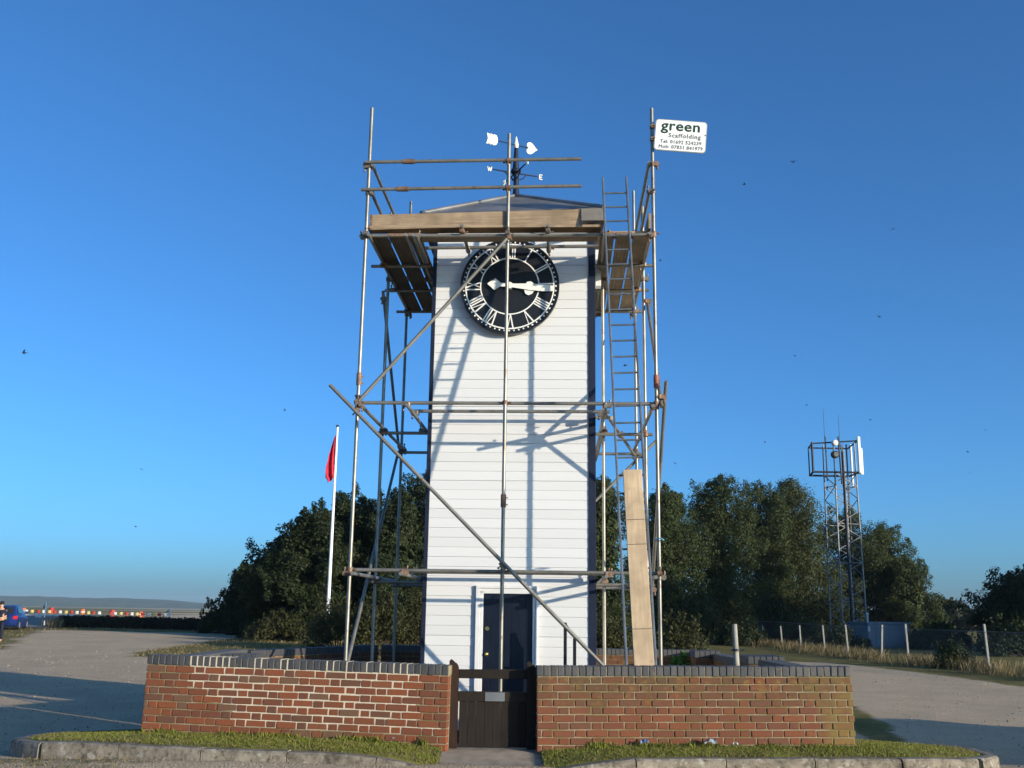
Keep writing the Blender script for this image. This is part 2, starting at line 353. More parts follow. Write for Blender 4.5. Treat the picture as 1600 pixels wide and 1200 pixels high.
# kerb stones, each its own piece
kerb = thing('kerb', 'weathered concrete kerb stones along the front of the verge', None, kind='structure')
def kerbrun(K, i0, step=.86):
    A = resamp(K, 200)
    A = [q for q in A]; s0 = 0; acc = 0.0; cuts = [0]
    for i in range(1, len(A)):
        acc += (A[i] - A[i - 1]).length
        if acc >= step: cuts.append(i); acc = 0
    if cuts[-1] < len(A) - 1: cuts.append(len(A) - 1)
    for a, c_ in zip(cuts, cuts[1:]):
        seg = A[a:c_ + 1]; seg = [seg[0], seg[len(seg) // 3], seg[2 * len(seg) // 3], seg[-1]]
        d0 = (seg[1] - seg[0]).normalized() * .005; seg[0] = seg[0] + d0; seg[-1] = seg[-1] - (seg[-1] - seg[-2]).normalized() * .005
        m = MB(); rows = []
        for k, q in enumerate(seg):
            t = (seg[min(k + 1, 3)] - seg[max(k - 1, 0)]); nrm = Vector((t.y, -t.x, 0)).normalized()
            if i0: pass
            dz = random.uniform(-.006, .006)
            prof = [(-.005, -.12), (-.005, q.z + dz), (.055, q.z + .002 + dz), (.105, q.z - .002 + dz), (.125, q.z - .022 + dz), (.135, -.12)]
            prof[0] = (-.005, min(-.12, q.z - .2)); prof[-1] = (.135, min(-.12, q.z - .2))
            rows.append([(q.x + nrm.x * o, q.y + nrm.y * o, z) for o, z in prof])
        vs = [p_ for r in rows for p_ in r]; w = 6
        fs = [(k * w + j, k * w + j + 1, (k + 1) * w + j + 1, (k + 1) * w + j) for k in range(3) for j in range(w - 1)]
        fs += [tuple(range(w)), tuple(range(3 * w, 4 * w))[::-1]]
        m.add(vs, fs, 0); m.build('kerb_stone', M_conc, kerb)
kerbrun(KL, 0); kerbrun(KR, 1)
# concrete path to the gate
pm = MB(); rows = [(9.75, .012), (10.2, .03), (10.6, .06), (11.0, .125), (11.3, .13)]
for y, z in rows: pm.v += [(-.66, y, z), (-.3, y, z + .004), (0, y, z + .004), (.36, y, z)]
pm.f = [(k * 4 + j, k * 4 + j + 1, k * 4 + j + 5, k * 4 + j + 4) for k in range(4) for j in range(3)]; pm.m = [0] * 12; pm.sm = [False] * 12
pm.build('path', M_path, kind='structure', label='short concrete path from the kerb to the wooden gate')

# ------------------------------------------------------------------ distant hills and track
hl = MB(); n = 160; prof = []
for i in range(n + 1):
    x = -3800 + 5800 * i / n; base = 27 + 7 * noise.noise(Vector((x * .0016, 1, 0))) + 3 * noise.noise(Vector((x * .006, 4, 0)))
    base *= 1 - .62 * sstep(-1050, -780, x); base = max(base, 6)
    prof.append((x, base + 2.6 * noise.noise(Vector((x * .045, 9, 0))) + 1.2 * random.random()))
for k, (dy, s) in enumerate(((0, .0), (60, .45), (160, .8), (330, 1.0), (700, .7), (1200, 0))):
    for x, h_ in prof: hl.v.append((x, 2700 + dy + 60 * noise.noise(Vector((x * .002, k, 3))), h_ * s + (1.4 * noise.noise(Vector((x * .03, k * 3, 2))) if s else -2)))
w = n + 1; hl.f = [(k * w + i, k * w + i + 1, (k + 1) * w + i + 1, (k + 1) * w + i) for k in range(5) for i in range(n)]; hl.m = [0] * len(hl.f); hl.sm = [False] * len(hl.f)
M_hill = plain('wooded_hillside', (.040, .066, .034), .9, 0, .5, .03)
hl.build('hills', M_hill, kind='structure', label='low wooded hills on the horizon')
tr = MB()
tr.add([(-62, 67.5, .14), (-29.2, 67.5, .14), (-30.5, 75, .62), (-33, 83.5, .76), (-75, 83.5, .76), (-68, 75, .62)], [(0, 1, 2, 5), (5, 2, 3, 4)], 0)
tr.add([(-75, 83.54, .765), (-32.9, 83.54, .765), (-34.5, 94.6, .84), (-85, 94.6, .84)], [(0, 1, 2, 3)], 1)
tr.build('track', [plain('grey_tarmac', (.21, .18, .155), .85, 0, .2, .6), plain('sandy_runoff', (.42, .32, .17), .9, 0, .2, .5)], kind='structure', label='grey tarmac circuit with a sandy bank behind')

# thin evening haze: one closed box of air round the whole place
hz_ = MB(); hz_.box((-4300, -420, -3), (4300, 4600, 48)); hm = bpy.data.materials.new('haze_air'); hm.use_nodes = True; hn = hm.node_tree
hn.nodes.remove(hn.nodes['Principled BSDF']); pv = hn.nodes.new('ShaderNodeVolumePrincipled'); pv.inputs['Color'].default_value = (.66, .83, 1.0, 1); pv.inputs['Density'].default_value = HAZE; pv.inputs['Anisotropy'].default_value = .0
hn.links.new(pv.outputs[0], hn.nodes['Material Output'].inputs['Volume']); hz_.build('haze', hm, kind='stuff', label='thin evening haze in the air')

# ------------------------------------------------------------------ clock tower (local frame: front wall on y=0, x to the right)
YAW = radians(-3.0); TO = Vector((0, 14.85, 0))
def LW(x, y, z):
    c_, s_ = cos(YAW), sin(YAW); return Vector((TO.x + c_ * x - s_ * y, TO.y + s_ * x + c_ * y, z))
SCL = .983
def TW(x, y, z): return CAM + SCL * (LW(x, y, z) - CAM)     # a point of the tower, which stands a little nearer than its drawn frame
S3 = (SCL, SCL, SCL)
TX0, TX1, TD, TB, TT = -1.215, 1.235, 2.45, -.2, 7.34
tower = thing('clock_tower', 'tall white weatherboarded clock tower with navy corner trims inside the scaffolding', 'clock tower', TW(0, 0, 0), (0, 0, YAW)); tower.scale = S3
m = MB(); m.box((TX0 + .03, .03, TB), (TX1 - .03, TD - .03, TT)); m.build('core', M_white, tower)
PITCHB = .1376
def boardmesh(w, bend):
    m = MB(); pts = [(0, -.007), (.004, -.0132), (.05, -.0125), (PITCHB - .004, -.0095), (PITCHB - .001, -.007)]
    vs = [(x, y, z) for x in (0, w) for z, y in pts]; n = len(pts)
    m.add(vs, [(i, i + n, i + n + 1, i + 1) for i in range(n - 1)] + [tuple(range(n))[::-1][::-1], tuple(range(n, 2 * n))[::-1], (0, n - 1, 2 * n - 1, n)])
    return m.mesh('weatherboard', M_white)
bx0, bx1 = -1.178, 1.135; dz0, dz1 = -.468, .407
full = boardmesh(bx1 - bx0, 0); lft = boardmesh(dz0 - bx0, 0); rgt = boardmesh(bx1 - dz1, 0)
side = MB(); z = TB; k = 0
while z < TT - .05:
    jz = random.uniform(-.0012, .0012); jy = random.uniform(-.002, .001)
    if z + PITCHB * .5 < 1.83:
        put('weatherboard', lft, tower, (bx0, .03 + jy, z + jz)); put('weatherboard', rgt, tower, (dz1, .03 + jy, z + jz))
    else: put('weatherboard', full, tower, (bx0, .03 + jy, z + jz))
    for sx, sg in ((TX0, 1), (TX1, -1)):
        side.add([(sx + sg * .03, .05, z + PITCHB), (sx + sg * .03, TD - .05, z + PITCHB), (sx + sg * .012, TD - .05, z), (sx + sg * .012, .05, z), (sx + sg * .035, .05, z), (sx + sg * .035, TD - .05, z)], [(0, 1, 2, 3), (3, 2, 5, 4)])
    side.add([(TX0 + .05, TD - .03, z + PITCHB), (TX1 - .05, TD - .03, z + PITCHB), (TX1 - .05, TD - .012, z), (TX0 + .05, TD - .012, z)], [(3, 2, 1, 0)])
    z += PITCHB
side.build('side_cladding', M_white, tower, kind='stuff')
for x0, x1, xo in ((-1.238, -1.178, -1), (1.135, 1.238, 1)):
    for y0, y1 in ((-.002, .06), (TD - .06, TD + .004)):
        m = MB(); m.box((x0, y0, TB), (x1, y1, TT - .02), bev=.004)
        w_ = .05; a = (x0, x0 + w_) if xo < 0 else (x1 - w_, x1)
        yy = (y1, y1 + .08) if y0 < 1 else (y0 - .08, y0); m.box((a[0], yy[0] + .002, TB), (a[1], yy[1], TT - .02)); m.build('corner_trim', M_navy, tower)
# door set in a white moulded frame
fr = MB()
for a, b_ in (((-.468, -.035, TB), (-.405, .03, 1.835)), ((-.403, -.022, TB), (-.36, .06, 1.80)), ((.34, -.022, TB), (.378, .06, 1.80)), ((.38, -.035, TB), (.407, .03, 1.835)),
              ((-.468, -.036, 1.837), (.407, .03, 1.875)), ((-.403, -.022, 1.765), (.378, .06, 1.835))): fr.box(a, b_, bev=.004)
fr.build('door_frame', M_frame, tower)
m = MB(); m.box((-.362, .012, TB + .04), (.342, .055, 1.763))
for k in range(7): m.box((-.360 + k * .1004, .002, TB + .05), (-.360 + k * .1004 + .097, .014, 1.758), bev=.002)
dr = m.build('door', M_door, tower)
for z, nm in ((1.28, 'lock'), (.93, 'door_knob')):
    m = MB(); m.tube((-.30, .004, z), (-.30, -.012, z), .030, n=16)
    if nm == 'door_knob': m.tube((-.30, -.012, z), (-.30, -.035, z), .012); m.ball((-.30, -.045, z), .022)
    else: m.box((-.308, -.016, z - .014), (-.292, -.0125, z + .014))
    m.build(nm, M_brass, dr)
# roof: low pyramid of grey sheet with rolled hips, deep weathered fascia
eF = -.16; eB = TD + .16; e = {0: (-1.43, eF, 7.455), 1: (1.372, eF, 7.54), 2: (1.372, eB, 7.52), 3: (-1.43, eB, 7.45)}; ap = (-.045, 1.23, 8.33)
m = MB(); nseg = 7
for a, b_ in ((0, 1), (1, 2), (2, 3), (3, 0)):
    A = Vector(e[a]); B = Vector(e[b_]); P = Vector(ap)
    for k in range(nseg):
        q0 = A.lerp(B, k / nseg); q1 = A.lerp(B, (k + 1) / nseg)
        m.add([q0, q1, P], [(0, 1, 2)])
rf = m.build('roof', M_roof, tower)
for k in range(4): m = MB(); m.tube(Vector(e[k]) + Vector((0, 0, .012)), Vector(ap) + Vector((0, 0, .012)), .034, .03, n=8); m.build('hip_roll', M_roof, rf)
m = MB(); low = {k: (v[0], v[1], 7.335) for k, v in e.items()}
for a, b_ in ((0, 1), (1, 2), (2, 3), (3, 0)):
    m.add([low[a], low[b_], (e[b_][0], e[b_][1], e[b_][2] - .003), (e[a][0], e[a][1], e[a][2] - .003)], [(0, 1, 2, 3)])
m.add([low[0], low[1], low[2], low[3]], [(3, 2, 1, 0)]); m.build('fascia', M_fascia, tower)
m = MB(); m.box((1.25, .26, 6.43), (1.335, .42, 7.02), bev=.006); m.build('vent_box', M_frame, tower)

# clock
clock = thing('clock', 'big black round clock with white roman numerals showing quarter past three', 'clock', TW(-.05, -.022, 6.31), (0, 0, YAW)); clock.scale = S3
m = MB(); m.tube((0, .02, 0), (0, -.055, 0), .735, n=96); m.tube((0, -.03, 0), (0, -.075, 0), .73, .715, n=96); m.build('dial', M_clock, clock)
def ringmesh(r0, r1, y0, y1, n=96):
    m = MB()
    for i in range(n):
        m.v += [(r * cos(2 * pi * i / n), y, r * sin(2 * pi * i / n)) for r, y in ((r0, y0), (r0, y1), (r1, y1), (r1, y0))]
    for i in range(n):
        j = (i + 1) % n
        for k in range(3): m.f.append((i * 4 + k, j * 4 + k, j * 4 + k + 1, i * 4 + k + 1)); m.m.append(0); m.sm.append(False)
    return m
ringmesh(.432, .450, -.073, -.083).build('chapter_ring', M_lett, clock)
ringmesh(.655, .675, -.073, -.083).build('chapter_ring', M_lett, clock)
ringmesh(.716, .748, -.02, -.088).build('rim', M_black, clock)
for i in range(60):
    mk = MB()
    t = radians(6 * i); r = .695; c_ = (r * sin(t), 0, r * cos(t)); w_ = .020 if i % 5 else .026
    M_ = Matrix.Translation((c_[0], -.078, c_[2])) @ Matrix.Rotation(t, 4, 'Y'); mk.box((-w_ / 2, -.004, -.010), (w_ / 2, .004, .012), M=M_); mk.build('minute_mark', M_lett, clock)
def strokes(txt):
    """list of ((x0,z0,w0),(x1,z1)) bars in a cell of height 1; returns bars and width"""
    x = 0; out = []
    for ch in txt:
        if ch == 'I': out.append((x + .05, 1, x + .05, 0, .09)); x += .17
        elif ch == 'V': out.append((x + .04, 1, x + .22, 0, .095)); out.append((x + .40, 1, x + .24, 0, .05)); x += .50
        elif ch == 'X': out.append((x + .04, 1, x + .40, 0, .095)); out.append((x + .40, 1, x + .04, 0, .05)); x += .50
    return out, x - .07
for i, tx in enumerate(['XII', 'I', 'II', 'III', 'IIII', 'V', 'VI', 'VII', 'VIII', 'IX', 'X', 'XI']):
    m = MB(); bars, w_ = strokes(tx); H = .205; t = radians(30 * i)
    for x0, z0, x1, z1, th in bars:
        sc_ = .205
        p0 = ((x0 - w_ / 2) * sc_, z0 * H); p1 = ((x1 - w_ / 2) * sc_, z1 * H); h2 = th * sc_ * .5
        def wd(p): k = (.45 + p[1]) / .6; return (p[0] * (.82 + .25 * k), p[1] + .4495)
        q = [wd((p1[0] - h2, p1[1])), wd((p1[0] + h2, p1[1])), wd((p0[0] + h2, p0[1])), wd((p0[0] - h2, p0[1]))]
        m.prism(q, -.082 - .0007 * len(m.f) * .1, -.074, M=Matrix.Rotation(t, 4, 'Y'))
    m.build('numeral', M_lett, clock)
# hands
hh = [(-.018, .0), (-.022, .20), (-.018, .215), (-.092, .25), (-.112, .30), (-.085, .35), (-.030, .375), (0, .47), (.030, .375), (.085, .35), (.112, .30), (.092, .25), (.018, .215), (.022, .20), (.018, 0)]
m = MB(); m.prism(hh[::-1], -.106, -.094, M=Matrix.Rotation(radians(97.6), 4, 'Y')); m.build('hour_hand', M_lett, clock)
mh = [(-.026, 0), (-.050, .30), (-.054, .50), (-.040, .655), (.040, .655), (.054, .50), (.050, .30), (.026, 0), (.028, -.10), (.030, -.14), (.092, -.225), (.006, -.335), (-.006, -.335), (-.092, -.225), (-.030, -.14), (-.028, -.10)]
m = MB(); m.prism(mh, -.124, -.112, M=Matrix.Rotation(radians(94.6), 4, 'Y')); m.build('minute_hand', M_lett, clock)
m = MB(); m.tube((0, -.07, 0), (0, -.132, 0), .055, .05, n=20); m.build('boss', M_lett, clock)

# weathervane on the apex
V0 = TW(-.045, 1.23, 8.32)
vane = thing('weathervane', 'navy weathervane with gilt arrow and compass letters on the roof peak', 'weathervane', V0, (0, 0, YAW)); vane.scale = S3
m = MB(); m.path([(0, 0, -.02), (0, 0, .12), (0, 0, .42), (-.008, 0, .52), (-.008, 0, .80), (-.008, 0, 1.0)], [.065, .05, .042, .055, .036, .022], 10); m.ball((-.008, 0, .45), (.09, .09, .07)); m.build('pole', M_navy, vane)
m = MB(); m.path([(-.008, 0, .86), (-.008, 0, .93), (-.008, 0, .99), (-.008, 0, 1.09)], [.028, .042, .03, .004], 10); m.build('finial', M_gold, vane)
AZ = radians(24)
arr = MB(); MA = Matrix.Translation((-.008, 0, .93)) @ Matrix.Rotation(AZ, 4, 'Z') @ Matrix.Rotation(radians(3), 4, 'Y')
arr.tube(MA @ Vector((-.34, 0, 0)), MA @ Vector((.24, 0, 0)), .009); arr.build('arrow_shaft', M_navy, vane)
for k in range(3):
    m = MB(); x = -.50 + k * .062; pl = [(x - .035, .10), (x - .012, .0), (x - .035, -.10), (x + .016, -.085), (x + .038, -.03), (x + .038, .03), (x + .016, .085)]
    m.prism(pl, -.007, .007, M=MA); m.build('feather', M_gold, vane)
hp = []
for k in range(24):
    t = 2 * pi * k / 24; hx = 16 * sin(t) ** 3; hz = 13 * cos(t) - 5 * cos(2 * t) - 2 * cos(3 * t) - cos(4 * t); hp.append((.24 - (hz - 5) * .0070, hx * .0068))
m = MB(); m.prism(hp[::-1], -.008, .008, M=MA); m.build('arrow_head', M_gold, vane)
def letter(ch):
    return {'N': [((-.03, -.05), (-.03, .05)), ((-.03, .05), (.03, -.05)), ((.03, -.05), (.03, .05))], 'E': [((-.03, -.05), (-.03, .05)), ((-.03, .05), (.035, .05)), ((-.03, 0), (.025, 0)), ((-.03, -.05), (.035, -.05))],
            'S': [((.03, .05), (-.03, .05)), ((-.03, .05), (-.03, 0)), ((-.03, 0), (.03, 0)), ((.03, 0), (.03, -.05)), ((.03, -.05), (-.03, -.05))], 'W': [((-.045, .05), (-.022, -.05)), ((-.022, -.05), (0, .03)), ((0, .03), (.022, -.05)), ((.022, -.05), (.045, .05))]}[ch]
for ch, az in (('W', 200), ('S', 297), ('E', 25), ('N', 118)):
    a = radians(az); d_ = Vector((cos(a), sin(a), 0)); m = MB(); m.tube(Vector((-.008, 0, .42)) + d_ * .05, Vector((-.008, 0, .43)) + d_ * .40, .014, .010)
    m.path([Vector((-.008, 0, .30)) + d_ * .04, Vector((-.008, 0, .34)) + d_ * .13, Vector((-.008, 0, .43)) + d_ * .20], .010, 6); arm = m.build('compass_arm', M_navy, vane)
    m = MB(); ce = Vector((-.008, 0, .43)) + d_ * .46
    for (x0, z0), (x1, z1) in letter(ch): m.tube(ce + d_ * x0 * .8 + Vector((0, 0, z0 * .8)), ce + d_ * x1 * .8 + Vector((0, 0, z1 * .8)), .0085, n=6)
    m.build('letter', M_gold, arm)

# ------------------------------------------------------------------ scaffolding (same local frame)
R_T = .0245; FY = -1.43; GZ = -.22
scaf = thing('scaffolding', 'steel tube scaffolding with rusty couplers standing around the white clock tower', 'scaffolding', TO, (0, 0, YAW))
def tube(name, p, q, r=R_T):
    m = MB(); d = (Vector(q) - Vector(p)); L = d.length; k = max(2, int(L / .6)); m.tube(p, q, r, n=12)
    return m.build(name, M_steel, scaf)
def coupler_mesh(mat, nm):
    m = MB(); m.tube((0, 0, -.028), (0, 0, .028), .036, n=10); m.tube((-.028, -.056, 0), (.028, -.056, 0), .036, n=10)
    m.box((-.03, -.05, -.03), (.03, -.01, .03)); m.tube((.03, .01, .0), (.085, .012, 0), .009, n=6); m.tube((.062, .012, 0), (.078, .012, 0), .017, n=6)
    m.tube((.01, -.066, .03), (.01, -.066, .085), .009, n=6); m.tube((.01, -.066, .06), (.01, -.066, .076), .017, n=6)
    return m.mesh(nm, mat)
CM = [coupler_mesh(M_rust, 'coupler'), coupler_mesh(plain('dull_coupler_steel', (.20, .17, .14), .5, .5, .4, 14, .4), 'coupler')]
def coupler(p, rz=0, ry=0): put('coupler', random.choice(CM), scaf, p, (random.choice((0, pi)), ry, rz))
def sleeve(p, d, mat=None):
    m = MB(); d = Vector(d).normalized(); p = Vector(p); m.tube(p - d * .085, p + d * .085, .036, n=10); a = d.orthogonal().normalized()
    for s in (-.045, .045): m.tube(p + d * s + a * .02, p + d * s + a * .075, .009, n=6)
    m.build('sleeve_coupler', mat or M_rust, scaf)
def base(x, y): m = MB(); m.box((x - .075, y - .075, GZ), (x + .075, y + .075, GZ + .008)); m.tube((x, y, GZ), (x, y, GZ + .05), .019); m.build('base_plate', M_rust, scaf)
ST = [(-2.0, FY, 8.56), (-.015, FY, 8.14), (2.0, FY, 8.51), (-2.0, .45, 7.72), (2.0, .45, 7.80), (-2.0, 2.38, 8.72), (2.0, 2.38, 8.90), (1.37, .50, 6.62)]
for x, y, zt in ST: tube('standard', (x, y, GZ), (x, y, zt)); base(x, y)
OF = .052
for z, xr in ((6.635, 2.03), (4.245, 2.06), (2.02, 2.06)):
    tube('ledger', (-2.06, FY + OF, z), (xr, FY + OF, z))
    for x in (-2.0, -.015, 2.0): coupler((x, FY + .01, z), 0)
tube('guard_rail', (-2.05, FY - OF, 7.70), (1.005, FY - OF, 7.725)); tube('guard_rail', (-2.09, FY - OF, 7.285), (1.005, FY - OF, 7.32))
for z in (7.70, 7.29): coupler((-2.0, FY, z), pi); coupler((-.015, FY, z + .01), pi)
sleeve((-1.43, FY - OF, 7.705), (1, 0, 0)); sleeve((-1.50, FY - OF, 7.29), (1, 0, 0)); sleeve((-2.0, FY, 4.56), (0, 0, 1)); sleeve((2.0, FY, 4.54), (0, 0, 1), M_redcoup); sleeve((-.015, FY, 2.93), (0, 0, 1))
for sx in (-1, 1):                                           # side ledgers, outer and inner rows, and top rails
    xo = 2.0 + OF
    for z in (6.60, 4.19, 1.97):
        tube('ledger', (sx * (2.0 - OF), FY - .10, z), (sx * (2.0 - OF), 2.55, z))
        for y in (FY, .45, 2.38): coupler((sx * 2.0, y, z), sx * pi / 2)
        tube('ledger', (sx * 1.325, FY - .06 if z < 6 else FY - .06, z + .005), (sx * 1.325, 2.52, z + .005))
        coupler((sx * 1.325, FY + .05, z + .03), pi / 2); 
        for y in (.45, 2.38): coupler((sx * 1.34, y, z), sx * pi / 2)
    for y in (.40, 2.33):
        for z in (4.14, 1.92): tube('transom', (-2.08 if sx < 0 else 1.24, y, z), (-1.24 if sx < 0 else 2.10, y, z)); coupler((sx * 2.0, y, z), 0)
    for y in (-.30, .89, 2.08): tube('transom', (-2.13 if sx < 0 else 1.22, y, 6.56), (-1.23 if sx < 0 else 2.12, y, 6.56)); coupler((sx * 1.96, y, 6.57), sx * pi / 2)
    tube('guard_rail', (sx * (2.0 - OF), FY - .05, 7.66), (sx * (2.0 - OF), 2.5, 7.70)); tube('guard_rail', (sx * (2.0 - OF), FY - .05, 7.25), (sx * (2.0 - OF), 2.5, 7.28))
    for z in (7.66, 7.25): coupler((sx * 2.0, FY, z), -sx * pi / 2); coupler((sx * 2.0, 2.38, z + .03), -sx * pi / 2)
# inner front ledgers and short transoms carrying the front boards
tube('ledger', (-1.40, -.52, 4.30), (1.42, -.52, 4.305)); tube('ledger', (-1.40, -.52, 2.035), (1.42, -.52, 2.04)); tube('ledger', (-1.42, -.52, 6.765), (1.33, -.52, 6.79))
for x in (-1.33, 1.33):
    for z in (4.27, 2.04): coupler((x, -.52, z), pi / 2)
for x in (-.655, .54): tube('transom', (x, FY - .12, 6.72), (x, -.42, 6.73)); coupler((x, FY + .03, 6.68), 0); coupler((x, -.52, 6.745), 0)
for x in (-1.28, -1.43): tube('transom', (x, FY - .06, 6.60 if x > -1.3 else 6.61), (x, -.30, 6.60))
# braces
tube('brace', (.02, FY - OF, 6.60), (-2.02, FY - OF, 4.20)); tube('brace', (-2.37, FY - OF * 2, 4.455), (1.42, FY - OF * 2, .73))
for p in ((0, FY, 6.58), (-1.99, FY, 4.30), (-2.0, FY - .03, 4.12), (-.015, FY - .03, 2.11)): coupler(p, pi, pi / 4)
tube('brace', (-2.06, .36, 6.38), (-2.06, 2.46, 4.24)); tube('brace', (-2.06, 2.42, 4.16), (-2.06, -1.12, .72)); coupler((-2.02, .45, 6.28), pi / 2); coupler((-2.02, 2.38, 4.22), pi / 2)
tube('brace', (2.06, .55, 6.30), (2.06, -1.50, 4.18)); tube('brace', (2.12, -1.55, 4.52), (2.05, .45, 1.75)); coupler((2.03, .45, 6.24), -pi / 2); coupler((2.04, FY, 4.33), -pi / 2); coupler((2.03, .38, 1.86), -pi / 2)
tube('brace', (1.36, -.50, 4.29), (1.97, 2.30, 4.10)); sleeve((1.63, .80, 4.20), (.61, 2.8, -.19))
tube('brace', (2.33, 2.43, 4.38), (-.9, 2.43, 1.15)); tube('brace', (1.38, .45, 4.25), (1.30, 2.36, 4.02)); tube('brace', (1.20, .42, 4.40), (1.45, -.5, 4.22))
coupler((2.0, 2.42, 4.05), pi, pi / 4)

# boards lie on the tubes, so each is a thing of its own
def board(name, a, b_, mat, label, cat='scaffold board', grp=None, loc=None):
    m = MB(); m.box(a, b_, bev=.004)
    o = m.build(name, mat, None); o.location = TO; o.rotation_euler = (0, 0, YAW); tag(o, label, cat, grp)
    lx = b_[0] - a[0] > b_[1] - a[1]
    for e_ in (0, 1):
        q = MB(); k = 0 if lx else 1; a2 = [a[0] - .0015, a[1] - .0015, a[2] - .0015]; b2 = [b_[0] + .0015, b_[1] + .0015, b_[2] + .0015]
        if e_ == 0: b2[k] = a[k] + .035
        else: a2[k] = b_[k] - .035
        q.box(a2, b2); q.build('end_band', M_rust, o)
    return o
BZ = 6.62
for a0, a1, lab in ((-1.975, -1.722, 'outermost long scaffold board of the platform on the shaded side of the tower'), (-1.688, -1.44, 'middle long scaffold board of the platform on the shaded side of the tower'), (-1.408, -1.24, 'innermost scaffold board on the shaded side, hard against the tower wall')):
    board('scaffold_board', (a0, FY + .03 + random.uniform(-.03, .03), BZ), (a1, 2.30 + random.uniform(-.05, .05), BZ + .038), M_board_y if a0 > 0 else M_board_shade, lab, grp='platform boards of the scaffold')
for a0, a1, lab in ((1.265, 1.462, 'inner brown scaffold board behind the ladder, beside the tower corner'), (1.49, 1.70, 'brown scaffold board passing directly behind the ladder rungs'), (1.726, 1.985, 'outer brown scaffold board of the platform below the sign')):
    board('scaffold_board', (a0, FY + .03 + random.uniform(-.03, .03), BZ), (a1, 2.28 + random.uniform(-.05, .05), BZ + .038), M_board_y if a0 > 0 else M_board_shade, lab, grp='platform boards of the scaffold')
board('scaffold_board', (-1.99, FY + .02, 6.74), (1.28, FY + .25, 6.778), M_board_x, 'narrow board lying flat above the clock, under the upright toe board', grp='platform boards of the scaffold')
board('scaffold_board', (-1.66, FY + .085, 6.631), (1.24, FY + .31, 6.669), M_board_x, 'long board under the front platform, its underside seen just above the clock', grp='platform boards of the scaffold')
board('scaffold_board', (1.30, FY + .085, 6.665), (2.0, FY + .30, 6.703), M_board_x, 'short dark board across the platform end behind the ladder', grp='platform boards of the scaffold')
tbs = MB(); tbs.box((1.925, FY - .04, 6.69), (1.963, 2.25, 6.915), bev=.004); o_ = tbs.build('toe_board', M_board_y, None, label='brown board standing on edge along the outer side of the platform below the sign', cat='toe board'); o_.location = TO; o_.rotation_euler = (0, 0, YAW)
tbm = MB(); tbm.box((-1.96, -.019, -.1125), (1.005, .019, .1125), bev=.004)
tbe = MB(); tbe.box((.968, -.0205, -.114), (1.0065, .0205, .114)); tbe.box((-1.9615, -.0205, -.114), (-1.925, .0205, .114))
tb = tbm.build('toe_board', M_board_x, None, label='brown board standing on edge along the front of the platform above the clock', cat='toe board')
tbe.build('end_band', M_rust, tb); tb.matrix_world = Matrix.Translation(LW(0, FY + .045, 6.872)) @ Matrix.Rotation(YAW, 4, 'Z') @ Matrix.Rotation(radians(-1.3), 4, 'Y')

# ladder with a board lashed over its rungs
Lb = Vector((1.675, -3.20, -.20)); Lt = Vector((1.462, FY - .09, 7.42)); 
lad = thing('ladder', 'narrow grey steel ladder leaning on the scaffold platform below the sign', 'ladder', LW(Lb.x, Lb.y, Lb.z), (0, 0, YAW))
ax = (Lt - Lb); LL = ax.length; ax.normalize(); sdx = Vector((1, 0, 0)); sdx = (sdx - ax * sdx.dot(ax)).normalized(); nrm = ax.cross(sdx)
HW = .163
for s in (-1, 1):
    m = MB(); Mx = Matrix((sdx, nrm, ax)).transposed().to_4x4(); m.box((s * HW - .013, -.028, 0), (s * HW + .013, .028, LL), M=Mx, bev=.005); m.build('stile', M_ladder, lad)
rm = MB(); rm.tube(Vector((-HW, 0, 0)), Vector((HW, 0, 0)), .0125, n=8); rme = rm.mesh('rung', M_ladder)
k = 0; t = .22
while t < LL - .1:
    p = ax * t; put('rung', rme, lad, p, Matrix((sdx, nrm, ax)).transposed().to_euler()); t += .229
lb0, lb1 = .5, 3.48
m = MB(); m.box((-.1125, -.019, 0), (.1125, .019, lb1 - lb0), bev=.004)
lbo = m.build('ladder_guard_board', M_board_z, None, label='pale new scaffold board lashed upright to the lower half of the ladder', cat='scaffold board')
MW = Matrix.Translation(LW(*Lb)) @ Matrix.Rotation(YAW, 4, 'Z') @ Matrix((sdx, nrm, ax)).transposed().to_4x4()
lbo.matrix_world = MW @ Matrix.Translation((.034, -.034, lb0)) @ Matrix.Rotation(radians(-.3), 4, 'Y')
for t in (2.85, 2.55, 1.57):
    m = MB(); w_ = .125; tt = t - lb0; pts = [(-w_, .045, tt), (-w_, -.024, tt), (w_, -.024, tt + .004), (w_, .045, tt)]; m.path(pts, .0035, 6); m.build('lashing_wire', M_steel, lbo)
m = MB(); c_ = 2.055
for k in range(14):
    a0 = 2 * pi * k / 14; a1 = 2 * pi * (k + 1) / 14; f_ = lambda a: LW(2.005 + .06 * cos(a), FY + .03 + .16 * sin(a), 2.45 + .01 * sin(3 * a)); m.tube(f_(a0), f_(a1), .008, n=6)
m.build('rope', plain('blue_rope', (.10, .33, .50), .8), None, label='loop of pale blue rope tied round the tubes beside the ladder', cat='rope')

